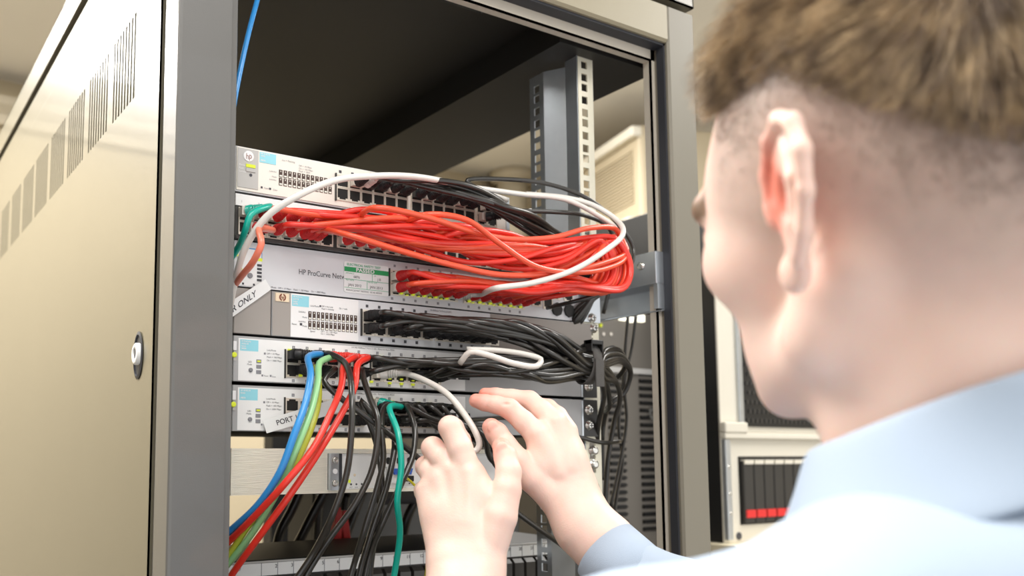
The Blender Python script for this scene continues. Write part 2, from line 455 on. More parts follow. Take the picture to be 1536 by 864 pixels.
def yoff(ob,d): ob.location.y-=d*S
n0=len(COL.objects)
blue(s1,106,123,121.2,131.2,['HP 1810G-24','Switch','','J9803A']); ledwin(s1,125.5,184,12,117.3,102,'led_brown')
small_text(s1,[('Link/Act',116,113.6,2.2),('Mode',118.6,108.6,2.2),('Link/Act',116,105.6,2.2),('Act = Flashing',129,126.5,2.4),('Off = 10 Mbps',147,124,2.4),('On = 100 Mbps',147,121.2,2.4),('Flash = 1000',147,118.6,2.4),('Reset',111,96.2,2.2),('Clear',120,96.0,2.2)],'ink_grey')
m=MB(); squares(m,[108.5,117.2],97,1.9); squares(m,[193,207,221,235,249,263],126.5,2.8); m.build('number_marks','ink',s1)
jacks(s1,188.5,6,123.4,97,14.1); jacks(s1,277,6,123.2,96.8,13.9)
jacks(s1,363,2,121.8,96,14.2)
MB().box(187,188.4,-2,0,96,124).build('port_frame','dark_steel',s1)
MB().box(403.5,407.5,-2.4,0,92,132).build('end_cap','galvanised',s1)
for o in list(COL.objects)[n0:]:
    if o.parent==s1: o.location.y-=1.4*S
# --- second unit, mostly behind the red leads
s2=empty('patch_panel',(298,0,46),'patch panel packed with red leads below the topmost switch','patch panel')
body(s2,82,514,46.5,88,'dark_steel')
MB().bbox(82.5,513,-1.2,0,76.5,87.6,.4).build('label_strip','faceplate_white',s2)
m=MB()
for k,t in enumerate('1 2 3 4 5 6 7 8 9 10 11 12 13 14 15 16 17 18 19 20 21 22 23 24'.split()): put_text(m,t,88+k*17.2,79.5,3.,-1.5)
m.build('lettering','ink_grey',s2)
for g_ in range(4): jacks(s2,86+g_*104,7 if g_<3 else 6,75,49,14.3)
ear(s2,46.5,88,'dark_steel')
MB().box(82,514,-6,-1,44.2,47).build('lower_lip','dark_steel',s2)
# --- third: long grey switch with the inspection sticker
s3=empty('network_switch',(298,0,0),'long pale grey switch with a green inspection sticker on its front','network switch')
body(s3,82,514,.6,43.4,'switch_silver')
MB().box(86,109.8,-.5,0,1.5,36.5).build('control_panel','faceplate_white',s3)
blue(s3,89.2,110.5,29.2,37.5,['1810G-24','Switch'],'blue_label')
MB().box(105,110.6,-.6,0,26,29).build('green_mark','led_green',s3)
m=MB(); put_text(m,'HP ProCurve Networking',148.6,18.2,7.4,-.3,sx=.86); put_text(m,'Mode  ■ Off = 10 Mbps   □ Flash = 100 Mbps   ○ On = 1000 Mbps'.replace('■','').replace('□','').replace('○',''),120,.9+1,2.3,-.3); m.build('lettering','ink',s3)
m=MB()
for i,z in enumerate((22,18.5,15,11.5,8)): m.box(105.4,110,-.9,0,z-1.1,z+1.1)
for i,z in enumerate((14,10.5,7)): m.box(86.6,91,-.9,0,z-1.1,z+1.1)
squares(m,[91.5,102.4],3.2,1.8,-.8); m.build('indicator_window','ink',s3)
MB().lathe((98.3,0,11.3),(0,-1,0),[(0,2.6),(1.6,2.5),(1.8,2)],18).build('mode_button','ink_grey',s3)
small_text(s3,[('LED',96,18.2,2.2),('Mode',95,15.8,2.2)])
MB().box(83,86,-1.6,0,28.4,32.2).build('status_light','led_green',s3)
led(s3,[(89,16.6)],w=2.4,h=1.2)
jacks(s3,252,6,34,7.6); jacks(s3,345,6,33.5,7.4)
MB().box(250.6,251.8,-1.8,0,6.5,35).build('port_frame','dark_steel',s3)
m=MB(); squares(m,[269.1-14.3*0+14.3*k for k in range(-1,5)]+[352+14.3*k for k in range(6)],4.2,2.6); squares(m,[258+14.3*k for k in range(6)],38.4,2.4); m.build('number_marks','ink_grey',s3)
led(s3,[(265+14.3*k,10.2) for k in range(5)]+[(352+14.3*k,9.8) for k in range(6)],w=3.0,h=2.2,d=2.2)
led(s3,[(265+14.3*k,15) for k in range(4)]+[(366+14.3*k,15) for k in range(4)],w=2.4,h=1.8,d=2.2)
led(s3,[(272+14.3*k,8.9) for k in range(4)]+[(357+14.3*k,8.6) for k in range(5)],w=2.4,h=.9,d=2.2)
for xx,zz in ((441,13.8),(458,12),(470,24),(490,24)): make_jack(s3,xx,zz-1)
m=MB()
for xx in (478.5,497.5): m.lathe((xx,0,12),(0,-1,0),[(0,8),(2,8),(2.2,7)],8,False)
m.build('module_slot','port_black',s3)
ear(s3,1,43.4,'galvanised'); screw(s3,532,34); screw(s3,532,6)
# sticker
st=empty('inspection_sticker',(224,-1,5),'green and white PASSED electrical safety sticker on the long grey switch','sticker')
m=MB(); n=6; prof=[]
for (cx_,cz_,a0) in ((248.2,7.6,-90),(248.2,34.6,0),(200.4,34.6,90),(200.4,7.6,180)):
    for k in range(n+1):
        a=math.radians(a0+90*k/n); prof.append((cx_+2*math.cos(a),cz_+2*math.sin(a)))
m.prism(prof,'y',-.75,-.05); m.build('paper','paper',st)
MB().box(198.6,250,-.95,-.75,26.6,31.4).build('green_band','green_print',st)
m=MB(); put_text(m,'ELECTRICAL SAFETY TEST',201.3,32.6,3.4,-1.,sx=1.0,bold=.08); put_text(m,'APPLIANCE',200,24.3,1.9,-1.); put_text(m,'BY',233,24.3,1.9,-1.); put_text(m,'TEST DATE',200,17.4,1.9,-1.); put_text(m,'RETEST DUE',226,17.4,1.9,-1.)
m.box(198.6,250,-.95,-.75,18.9,19.3).box(198.6,250,-.95,-.75,10.2,10.6).box(230.6,231,-.95,-.75,19.3,26.6).box(224.6,225,-.95,-.75,10.6,18.9); m.build('green_lettering','green_text',st)
m=MB(); put_text(m,'PASSED',211.5,27.2,5.2,-1.1,sx=1.25,bold=.25); m.build('white_lettering','white_ink',st)
m=MB(); put_text(m,'6876',209,20.6,3.6,-1.); put_text(m,'J B',237,20.6,3.6,-1.); put_text(m,'JAN 2012',203,12,3.8,-1.); put_text(m,'JAN 2013',228,12,3.8,-1.); put_text(m,'PINNACLE PAT TESTING   01142 463235',200.5,7.2,2.3,-1.,sx=1.03); m.build('black_lettering','ink',st)
# --- fourth: dark grey switch with blank left module
s4=empty('network_switch',(298,0,-44),'grey switch with a blank left end and a cream maker badge','network switch')
body(s4,82,514,-44,-.8,'dark_steel')
MB().bbox(82.4,119.4,-2,0,-43.4,-1.4,.6).build('blank_panel','switch_grey_warm',s4)
MB().bbox(120.6,514,-2,0,-43.4,-1.4,.6).build('fascia','switch_silver',s4)
n0=len(COL.objects)
MB().box(120.9,139.6,-.4,0,-43.2,-1.6).build('badge_panel','switch_grey_warm',s4)
MB().box(140,214,-.2,0,-43.2,-1.6).build('indicator_panel','faceplate_white',s4)
MB().box(380,513.8,-.2,0,-43.2,-1.6).build('plain_panel','switch_grey_warm',s4)
m=MB().bbox(123.3,138,-1.3,-.4,-10.6,-2.6,.6); m.build('badge','badge_cream',s4)
m=MB(); nn=28; cx_,cz_=130.6,-6.6
for k in range(nn):
    if k in (6,7,20,21): continue
    a0=2*PI*k/nn; a1=2*PI*(k+1)/nn
    q=lambda r,a:(cx_+r*math.cos(a),-1.45,cz_+r*math.sin(a))
    m.add([q(2.2,a0),q(3.6,a0),q(3.6,a1),q(2.2,a1)],[(0,1,2,3)])
put_text(m,'hp',cx_-2.,cz_-1.2,4,-1.5,sx=.9,bold=.15); m.build('badge_logo','brown_ink',s4)
blue(s4,141,159,-13.6,-3.0,['HP ProCurve','2510-24','Switch','J9019B'])
ledwin(s4,157.8,213,12,-17.3,-34.6,'led_brown')
small_text(s4,[('Link/Act',148,-19.3,2.2),('Mode',152,-24.3,2.2),('Link/Act',148,-28.6,2.2),('Reset',141,-31.6,2.2),('Mode',152,-32.8,2.2),('Link/Mode',160.5,-12.6,2.2),('Off = No Link',172.6,-12,2.2),('Flash = Activity',172.6,-14.4,2.2),('On = Link',192,-12.4,2.2),('Speed',160.5,-37.2,2.2),('Off = 10 / 100 Mbps',172,-36.8,2.2),('On = 1000 Mbps',172,-39,2.2),('10/100Base-TX Ports (1-24T)',300,-5,2.3)],'ink')
m=MB(); squares(m,[171.3],-11.3,1.8); m.box(149.4,152,-.3,0,-31.8,-29.4); squares(m,[226.8+14.2*k for k in range(5)]+[312+14.2*k for k in range(6)],-39.6,3.0); squares(m,[224+14.2*k for k in range(6)],-6.6,2.8); m.build('number_marks','ink',s4)
jacks(s4,218.4,6,-10.6,-36.4,14.2); jacks(s4,306,6,-10.6,-36.2,14.2)
MB().box(216.4,217.9,-1.6,0,-37.2,-10).build('port_frame','dark_steel',s4)
for o in list(COL.objects)[n0:]:
    if o.parent==s4: o.location.y-=2*S
ear(s4,-44,-1,'switch_grey_warm',x1=531); screw(s4,535,-6,4.6,-1.)
screw(s4,523,-37)
# --- fifth and sixth: twin white-faced switches
def twin(z1,label,nums,name):
    z0=z1-42.6
    s=empty('network_switch',(298,0,z0),label,'network switch')
    body(s,82,514,z0,z1,'dark_steel')
    MB().bbox(82.4,514,-2,0,z0+.4,z1-.4,.7).build('fascia','switch_grey',s)
    n0=len(COL.objects)
    MB().box(87.4,345,-.25,0,z0+1.2,z1-2.4).build('faceplate','faceplate_white',s)
    blue(s,89,107,z1-14,z1-3.6,nums)
    MB().box(82.2,85.3,-.9,0,z1-14,z1-5.6).build('light_pipe','white_ink',s)
    MB().lathe((83.4,0,z1-18.2),(0,-1,0),[(0,2.5),(1,2.4),(1.4,1.6)],16).build('status_light','led_green',s)
    MB().box(82.6,85.2,-.9,0,z1-23.6,z1-21.4).build('status_window','grey_plastic',s)
    MB().lathe((99.5,0,z1-31.4),(0,-1,0),[(0,2.0),(1.6,1.9),(1.8,1.4)],16).build('mode_button','ink_grey',s)
    for i,zz in enumerate((z1-23,z1-28,z1-33)):
        MB().box(105.2,110,-.7,0,zz-1.7,zz+1.7).build('indicator_window','ink_grey',s)
    led(s,[(107.6,z1-23)],w=3.4,h=1.4,d=.1)
    small_text(s,[('LED',97,z1-24.6,2.1),('Mode',96,z1-27,2.1),('Link/Mode',115.6,z1-12.8,2.2),('Off = 10 Mbps',115.6,z1-16,2.2),('Flash = 100 Mbps',115.6,z1-19.2,2.2),('On = 1000 Mbps',115.6,z1-22.4,2.2),('Act',105.6,z1-23.6,1.8),('FDx',105.4,z1-28.6,1.8),('Spd',105.4,z1-33.6,1.8),('Reset',113,z1-36.8,1.9),('Clear',121,z1-37.2,1.9),('10/100/1000Base-T Ports (1-24) - Ports are Auto-MDIX',206,z1-4.4,2.2)],'ink')
    m=MB(); squares(m,[113.6],z1-15.4,1.9); squares(m,[111.4,119.8],z1-36,1.8)
    squares(m,[143.1+14.3*k for k in range(6)]+[236+14.2*k for k in range(6)],z1-7.8,2.9); squares(m,[143.1+14.3*k for k in range(6)]+[236+14.2*k for k in range(6)],z1-39.5,2.9); m.build('number_marks','ink_grey',s)
    m=MB()
    for k in range(6):
        put_text(m,str(2*k+1),142.4+14.3*k,z1-8.8,2.4,-.6); put_text(m,str(2*k+2),142.2+14.3*k,z1-40.4,2.4,-.6); put_text(m,str(2*k+13),234.6+14.2*k,z1-8.8,2.4,-.6); put_text(m,str(2*k+14),234.6+14.2*k,z1-40.4,2.4,-.6)
    m.build('number_lettering','white_ink',s)
    jacks(s,135.2,6,z1-10.6,z1-36.6,14.3); jacks(s,228.6,6,z1-10.6,z1-36.6,14.2)
    MB().box(133.6,134.9,-1.6,0,z1-37.4,z1-10).box(227,228.3,-1.6,0,z1-37.4,z1-10).build('port_frame','dark_steel',s)
    for xx in (318,336): MB().box(xx,xx+15,-.6,0,z1-30,z1-20).build('module_slot','port_black',s)
    for o in list(COL.objects)[n0:]:
        if o.parent==s: o.location.y-=2*S
    MB().box(512.2,514.6,-2.6,30,z0,z1-1).build('end_cap','galvanised',s)
    ear(s,z0,z1,'dark_steel',x1=538)
    screw(s,524,z1-12); screw(s,524,z1-30)
    return s
s5=twin(-45.6,'white-faced switch second from the bottom of the stack, most ports filled',['HP ProCurve','1810G-24','Switch','J9450A'],'a')
s6=twin(-91.0,'white-faced switch at the bottom of the stack, first ports empty',['HP 1810G-24','Switch','','J9803A'],'b')
led(s5,[(139,-56.2),(158,-56.4),(182,-57),(207,-57.6)],w=4.6,h=1.8,d=3.4)
led(s5,[(150,-80),(171,-81),(228.5,-82.5),(250,-83),(264,-83.2),(278,-83.4),(306,-84)],w=3.2,h=2.2,d=3.4)
led(s5,[(150,-76.5),(250,-78.4),(264,-78.6),(278,-79)],w=2.8,h=1.8,d=3.4)
led(s5,[(240,-56.8)],w=3,h=1.6,d=3.4)
led(s6,[(232,-101),(253,-101.6),(286,-102.4),(300,-102.6),(312,-103)],w=3.2,h=2.2,d=3.4)
led(s6,[(286,-122),(240,-122)],w=2.6,h=2,d=3.4)
# cage screws on the bare right rail
for zz in (-150,-166,-192,-222):
    m=MB().lathe((532,1.8,zz),(0,-1,0),[(0,6),(1,6),(1.2,5),(5,4.6),(6,2.6)],18); o=m.build('screw','screw'); tag(o,'bright cage screw in the right rail below the switches, '+{-150:'uppermost of four',-166:'second of four from the top',-192:'third of four from the top',-222:'lowest of four'}[zz],'screw','cage screws on the right rail')
# --- brushed chassis below the switches
s7=empty('rack_server',(298,0,-192),'brushed steel chassis with a white control module under the switches','server')
m=MB().box(82.5,181,-1,3,-191.5,-149).box(181,514,-1,3,-153.6,-149).box(181,514,-1,3,-191.5,-188.2).box(82.5,514,3,8,-191.5,-190).box(82.5,514,3,8,-150.5,-149); m.build('front_plate','brushed',s7)
MB().box(84,512,8,420,-190,-150.5).build('chassis','dark_steel',s7)
m=MB().bbox(181.5,192,-5,2,-188.6,-153.4,1.2); h_=m.build('handle_bracket','galvanised',s7)
for zz in (-160,-182): m=MB().lathe((187,-5,zz),(0,-1,0),[(0,3.4),(1.6,3.2),(2.4,2),(1.6,1.2)],16); m.build('screw','screw',h_)
m=MB().lathe((187,-5.2,-170.6),(0,-1,0),[(0,2.6),(.3,2.6)],16); m.build('slot','white_ink',h_)
MB().box(192.4,196.4,-2,6,-188,-153.8).build('gap_strip','gasket',s7)
MB().box(196.4,420,1,7,-188,-153.8).build('module_panel','faceplate_white',s7)
m=MB()
for k in range(5):
    x=236+k*12.5; m.prism([(x,-163),(x,-158.6),(x+1.4,-157.4),(x+3.2,-157.4),(x+4.6,-158.6),(x+4.6,-163),(x+3.2,-164.2),(x+1.4,-164.2)],'y',.4,1.2)
m.build('vent','port_black',s7)
MB().box(248,283,-2.2,1,-183,-166.5).build('connector_plate','faceplate_white',s7)
MB().prism([(253,-168.5),(277,-168.5),(275,-174.6),(255,-174.6)],'y',-4.6,-2).build('video_socket','vga_blue',s7)
MB().box(266,279,-3,-1,-181.5,-176).build('socket_opening','port_black',s7)
MB().box(300,320,-4,1,-181,-165).build('port_block','port_shell',s7); MB().box(304,317,-4.6,-3.9,-178,-167).build('red_socket','red_plastic',s7)
m=MB()
for x in (208,214,220,246,276): m.lathe((x,.9,-183.5),(0,-1,0),[(0,1.0),(.3,1.0)],10)
m.build('pin_hole','ink',s7)
small_text(s7,[('ACT',205.6,-187,1.8),('LNK',211.6,-187,1.8),('PWR',218,-187,1.8)],'ink')
MB().box(205,207,-.2,1,-182,-179).build('status_light','led_green',s7)
MB().lathe((212,.9,-174.5),(0,-1,0),[(0,1.3),(.5,1.2)],12).build('amber_light','badge_cream',s7)
MB().prism([(290,-163),(303,-163),(296.5,-154)],'y',-.2,1).build('warning_triangle','paper',s7)
ear(s7,-191.5,-149,'rail_zinc',x1=521)
# --- lowest patch panel with the numbered strip
Y8=100.
s8=empty('patch_panel',(340,Y8,-300),'lowest patch panel with a numbered white label strip over black jacks','patch panel')
ZT=-265.6
m=MB().prism([(Y8,ZT+1),(Y8+1.5,ZT+2.5),(Y8+150,ZT+4),(Y8+150,ZT-42),(Y8,ZT-42)],'x',100,592); m.build('chassis','dark_steel',s8)
MB().box(100,592,Y8-1.6,Y8+.5,ZT-.3,ZT+1.6).build('top_rib','grey_plastic',s8)
MB().box(120,577,Y8-1.4,Y8,ZT-13.5,ZT-.8).build('label_strip','paper',s8)
p0,pp=139.2,18.3
m=MB()
for k in range(1,25): m.box(p0+pp*k-.35,p0+pp*k+.35,Y8-1.6,Y8-1.3,ZT-13.5,ZT-.8)
m.build('divider_lines','ink_grey',s8)
m=MB()
for k in range(2,25): put_text(m,str(k),p0+pp*k-(3.2 if k<10 else 5.2),ZT-6.2,5.2,Y8-1.7,bold=.12)
put_text(m,'593887',124,ZT-7,3.6,Y8-1.7); m.build('lettering','ink',s8)
for k in range(24):
    x=p0+pp*k-1
    m=MB(); m.prism([(Y8-9,ZT-40),(Y8-9,ZT-20),(Y8-4,ZT-15.5),(Y8,ZT-15.5),(Y8,ZT-40)],'x',x-12.5+14,x+14+1.5); m.build('jack_shutter','switch_grey_warm' if False else 'jack_grey',s8)
# ================================================================== cables
mat('cable_red',(.80,.035,.02),.33,coat=.3,noise=.1,nscale=12)
mat('cable_orange_red',(.86,.09,.035),.33,coat=.3)
mat('boot_red',(.62,.02,.02),.42)
mat('cable_black',(.022,.020,.017),.30,coat=.45,noise=.3,nscale=30)
mat('boot_black',(.014,.014,.015),.45)
mat('cable_white',(.78,.75,.70),.35,coat=.2)
mat('cable_blue',(.03,.27,.66),.33,coat=.3)
mat('cable_green',(.30,.62,.28),.35,coat=.3)
mat('cable_lime',(.50,.55,.05),.35,coat=.3)
mat('cable_teal',(.0,.42,.32),.33,coat=.3)
mat('cable_yellow',(.72,.62,.03),.35)
mat('cable_pink',(.80,.20,.12),.35,coat=.3)
mat('velcro',(.09,.085,.08),.9,bump=.6,bscale=1500)

def spline(P,n=9):
    """centripetal Catmull-Rom through the points"""
    P=[np.array(p,float) for p in P]
    P=[2*P[0]-P[1]]+P+[2*P[-1]-P[-2]]
    out=[]
    for i in range(1,len(P)-2):
        p0,p1,p2,p3=P[i-1:i+3]
        t0=0; t1=t0+max(np.linalg.norm(p1-p0),1e-3)**.5; t2=t1+max(np.linalg.norm(p2-p1),1e-3)**.5; t3=t2+max(np.linalg.norm(p3-p2),1e-3)**.5
        k=max(3,min(24,int(np.linalg.norm(p2-p1)/6)))
        for j in range(k):
            t=t1+(t2-t1)*j/k
            A1=(t1-t)/(t1-t0)*p0+(t-t0)/(t1-t0)*p1; A2=(t2-t)/(t2-t1)*p1+(t-t1)/(t2-t1)*p2; A3=(t3-t)/(t3-t2)*p2+(t-t2)/(t3-t2)*p3
            B1=(t2-t)/(t2-t0)*A1+(t-t0)/(t2-t0)*A2; B2=(t3-t)/(t3-t1)*A2+(t-t1)/(t3-t1)*A3
            out.append((t2-t)/(t2-t1)*B1+(t-t1)/(t2-t1)*B2)
    out.append(P[-2]); return np.array(out)
def plug_parts(root,port,dr,bootm,blen=17.,skip=0.,clear=True,latch=True):
    """plug in a port at `port` (mm), boot leaving along dr; returns where the jacket starts"""
    d=np.array(dr,float); d/=np.linalg.norm(d)
    p=np.array(port,float)
    if clear:
        m=MB().box(p[0]-5.8,p[0]+5.8,p[1]-8,p[1]+1,p[2]-4,p[2]+4).box(p[0]-2,p[0]+2,p[1]-7.5,p[1]-1,p[2]+4,p[2]+5.6)
        m.build('plug','clear_plastic' if clear==1 else 'boot_black',root)
    q=p+np.array([0,-7,0])
    prof=[(0,5.4),(5,5.5)]
    L=blen; k=5
    for i in range(k):
        a=5.5+(L-5.5)*i/k; b=5.5+(L-5.5)*(i+.55)/k; r=5.0-1.4*i/k
        prof+=[(a,r),(b,r),(b+.1,r-1.1),(5.5+(L-5.5)*(i+1)/k-.1,r-1.1)]
    MB().lathe(q,d,prof,12).build('boot',bootm,root)
    return q+d*(L-2)
def cable(label,pts,matn,r=2.8,group=None,start=None,end=None,bootm=None,dr0=(0,-1,0),dr1=(0,-1,0),clear=1,name='network_cable',cat='cable'):
    """pts: world mm points; start/end: port positions or None"""
    P=list(pts); root=empty(name,P[0] if start is None else start,label,cat,group)
    bm=bootm or matn
    if start is not None:
        q=plug_parts(root,start,dr0,bm,clear=clear); d=np.array(dr0,float); d/=np.linalg.norm(d); P=[q,q+d*9]+P
    if end is not None:
        q=plug_parts(root,end,dr1,bm,clear=clear); d=np.array(dr1,float); d/=np.linalg.norm(d); P=P+[q+d*9,q]
    MB().tube(spline(P),r,10).build('jacket',matn,root)
    return root
def px(*a): return [W(u,v,Y=y) for u,v,y in a]

def envelope(st,t):
    """interpolate bundle stations [(x,y,z,ry,rz)] at X"""
    xs=[s_[0] for s_ in st]
    return [np.interp(t,xs,[s_[k] for s_ in st]) for k in range(1,5)]

# ---- red bundle: patch panel -> loop at the right -> long grey switch
UP=[(110,-34,63,6,10),(200,-48,65,11,18),(260,-54,62,15,21),(330,-57,54,17,20),(400,-58,50,18,20),(460,-60,58,16,25)]
LO=[(262,-36,18,6,6),(310,-42,20,10,8),(360,-48,18,13,10),(410,-54,20,15,13),(460,-60,40,15,24)]
XL,ZL=470.,54.
red_ports=[]
for g_ in range(4):
    for c in range(7 if g_<3 else 6):
        for r in (0,1): red_ports.append((86+g_*104+c*14.3+7,[56.,69.][r]))
random.seed(11)
rp=[p for i,p in enumerate(red_ports) if p[0]<380 and i not in (0,)]
rp=rp[2:]; rp=[p for i,p in enumerate(rp) if i%13!=9][:24]
lows=[(252+14.3*k+7,z) for k in range(6) for z in (14.5,26.5)]+[(345+14.3*k+7,z) for k in range(6) for z in (14.5,26.5)]
random.shuffle(lows)
nred=len(rp)
for i,(xp,zp) in enumerate(rp):
    th=random.uniform(0,2*PI); rr=math.sqrt((i+.5)/nred)
    a,b=rr*math.cos(th),rr*math.sin(th)
    b=.55*b+.45*((zp-62)/6)*.5+random.uniform(-.1,.1)
    pts=[]
    x=xp+26
    wv=random.uniform(0,6.28); ws=random.uniform(.012,.022)
    while x<455:
        y,z,ry,rz=envelope(UP,x)
        aa=a*math.cos(ws*(x-xp)+.0)+b*math.sin(ws*(x-xp)); bb=b*math.cos(ws*(x-xp))-a*math.sin(ws*(x-xp))
        pts.append((x,y+aa*ry,z+bb*rz+math.sin(wv+x*.02)*1.5)); x+=random.uniform(40,58)
    if len(pts)>1 and pts[0][0]<xp+20: pts=pts[1:]
    # the end loop
    R=14+20*((b+1)/2)+random.uniform(-3,3); yy=-60+a*15
    dx=random.uniform(-16,14)
    if i<len(lows):
        for ang in (65,30,0,-30,-62):
            t=math.radians(ang); pts.append((XL+dx+R*1.25*math.cos(t)+8,yy-4*math.sin(t)*a,ZL+R*1.15*math.sin(t)))
        xe,ze=lows[i]
        x=440-random.uniform(0,14); seg=[]
        ws=random.uniform(.01,.02)
        while x>xe+24:
            y,z,ry,rz=envelope(LO,x)
            aa=a*math.cos(ws*(450-x))-b*math.sin(ws*(450-x)); bb=-b*math.cos(ws*(450-x))+a*.5*math.sin(ws*(450-x))
            seg.append((x,y+aa*ry,z+bb*rz)); x-=random.uniform(42,60)
        pts+=seg
        cable('red network lead looping from the patch panel round to the long grey switch',pts,'cable_red' if i%3 else 'cable_orange_red',2.8,'red leads looping between patch panel and grey switch',start=(xp,-1,zp),end=(xe,-1,ze),bootm='boot_red')
    else:
        for ang in (60,20,-25,-70):
            t=math.radians(ang); pts.append((XL+dx+R*1.25*math.cos(t)+8,yy,ZL+R*1.1*math.sin(t)))
        pts+=[(470+dx,-40,10),(488,-14,-2),(500,14,-30),(505,30,-120)]
        cable('red network lead leaving the patch panel and dropping away behind the grey switch ear',pts,'cable_red',2.8,'red leads dropping behind the ear',start=(xp,-1,zp),bootm='boot_red')

# one white lead in the red loop
cable('white lead curling over the red loop down into the long grey switch',
  px((745,432,-84),(800,424,-88),(860,405,-92),(905,378,-95),(934,352,-88),(925,330,-62),(890,308,-44),(850,297,-36),(790,291,-26)),'cable_white',3.0,start=(330,-1,14),dr0=(1,-.7,0))
# big white lead in front, upper left
cable('thick white lead arching from the left post over the topmost switch',
  [W(330,520,Y=10),W(344,465,Y=-4),W(352,425,Y=-20)]+px((368,372,-44),(400,325,-66),(450,292,-84),(505,270,-84),(560,264,-76),(610,264,-64),(660,271,-48),(720,287,-30),(760,300,-16)),'cable_white',3.1)
# pinkish and red leads at the left
cable('salmon red lead falling from the patch panel behind the left post',
  px((388,345,-60),(392,366,-72),(380,392,-62),(364,412,-38),(350,430,-14),(330,452,4)),'cable_pink',3.1,start=(101,-1,56),dr0=(.3,-1,-.3),bootm='boot_red')
cable('teal lead plugged into the leftmost patch panel jack',
  px((376,322,-40),(368,345,-36),(358,370,-16),(340,396,2)),'cable_teal',3.1,start=(92,-1,70),dr0=(.7,-1,.1),bootm='cable_teal')
# blue cable hanging from the roof at the upper left
cable('blue cable running down past the left post from the roof',
  [W(402,-60,Y=20),W(386,0,Y=5),W(374,45,Y=-5),W(362,98,Y=-12),W(352,150,Y=-16),W(346,190,Y=-18)],'cable_blue',2.6)

# loose red leads lying over the bundle
random.seed(4)
for lab,pp_,s_ in (('loose red lead crossing diagonally over the middle of the red bundle',((640,322,-74),(700,330,-84),(745,362,-90),(800,398,-92),(850,408,-88),(905,404,-80),(938,385,-70),(930,356,-58),(890,362,-50)),(186+7+14.3*3,-1,69)),
 ('loose red lead running along the top edge of the red bundle',((560,312,-72),(640,326,-80),(700,345,-80),(760,358,-78),(830,356,-76),(885,342,-74),(925,345,-66),(935,370,-58)),(186+7,-1,69)),
 ('loose red lead sagging under the red bundle in front of the grey switch',((520,352,-66),(600,376,-76),(680,398,-80),(750,412,-82),(830,410,-84),(900,396,-80),(940,374,-66),(925,350,-56)),(150+7,-1,56))):
    cable(lab,px(*pp_),'cable_orange_red',2.9,start=s_,bootm='boot_red')
# ---- black leads over the topmost switch
st1=[(210,-22,116,5,3),(270,-40,118,10,5),(330,-44,112,12,8),(400,-36,99,10,10),(450,-20,88,9,9),(500,-12,78,8,8)]
tops=[(189+14.1*k+7,-1,117) for k in range(1,6)]+[(277+13.9*k+7,-1,116.5) for k in range(6)]
for i,pt in enumerate(tops):
    a,b=random.uniform(-1,1),random.uniform(-1,1)
    pts=[]; x=pt[0]+30; w_=random.uniform(.01,.03)
    while x<505:
        y,z,ry,rz=envelope(st1,x)
        aa=a*math.cos(w_*(x-pt[0]))+b*math.sin(w_*(x-pt[0])); bb=b*math.cos(w_*(x-pt[0]))-a*math.sin(w_*(x-pt[0]))
        pts.append((x,y+aa*ry,z+bb*rz)); x+=random.uniform(38,52)
    pts+=[(522+a*6,-14+b*8,62+a*8),(530+b*6,-14,36),(512+a*8,-4,10+b*8),(506+a*4,16,-20),(504+a*8,34,-90)]
    cable('black network lead running right from the topmost switch',pts,'cable_black',2.8,'black leads over the topmost switch',start=pt,bootm='boot_black',clear=2 if i%3 else 1)
cable('thin black lead bowing highest across the mounting rail',px((700,272,-30),(760,269,-30),(830,278,-32),(885,300,-40),(925,334,-46),(950,372,-50),(940,410,-56),(900,440,-52),(862,452,-40),(820,462,-8)),'cable_black',2.4,start=(367+7,-1,116),bootm='boot_black')
cable('pale cream lead arching among the black leads near the rail',px((640,272,-40),(700,280,-40),(780,291,-36),(850,300,-40),(895,322,-50),(925,345,-60),(920,380,-40),(900,420,-6)),'cable_white',2.8,start=(221,-1,117.5))
cable('black lead plugged into the last jack of the topmost switch',px((760,318,-34),(830,318,-34),(880,324,-30),(915,345,-24),(920,400,-4),(905,470,20)),'cable_black',2.6,start=(371,-1,104),dr0=(.9,-.8,0),bootm='boot_black',clear=1)

# ---- black bundle A from the grey fourth switch, B from the fifth, gathered by the strap
SX,SY,SZ=474.,-52.,-56.
def fan(i,a,b):
    """after the strap: curl to the right and drop behind"""
    k=i%5
    if k==0: return px((905,545+b*14,-46+a*6),(932,540+b*10,-36),(946,560,-24),(936,590,-12),(915,606,-2),(905,640,14),(903,720,20))
    if k==1: return px((905,555+b*12,-44+a*6),(925,575,-34),(930,600,-24),(922,630,-12),(912,690,4),(908,760,14))
    if k==2: return px((902,560+b*10,-44),(912,585,-30),(914,610,-16),(906,618,0),(898,600,18),(894,560,30))
    if k==3: return px((906,535+b*12,-42),(928,528+b*6,-30),(938,548,-14),(926,566,2),(904,572,22),(890,560,34))
    return px((900,565+b*10,-46),(906,592,-36),(903,612,-20),(897,640,-4),(895,700,16))
def strapped(starts,st,label,group,bootm='boot_black',rs=2.9,stop=440):
    n=len(starts)
    for i,pt in enumerate(starts):
        th=random.uniform(0,2*PI); rr=math.sqrt((i+.5)/n); a,b=rr*math.cos(th),rr*math.sin(th)
        pts=[]; x=pt[0]+26+random.uniform(0,6); w_=random.uniform(-.02,.02)
        while x<stop:
            y,z,ry,rz=envelope(st,x); ph=w_*(stop-x)
            aa=a*math.cos(ph)+b*math.sin(ph); bb=b*math.cos(ph)-a*math.sin(ph)
            pts.append((x,y+aa*ry,z+bb*rz)); x+=random.uniform(34,50)
        pts.append((SX-10,SY+a*12,SZ+b*17)); pts.append((SX+10,SY+a*12,SZ-2+b*17))
        pts+=fan(i,a,b)
        cable(label,pts,'cable_black',rs,group,start=pt,bootm=bootm,clear=2)
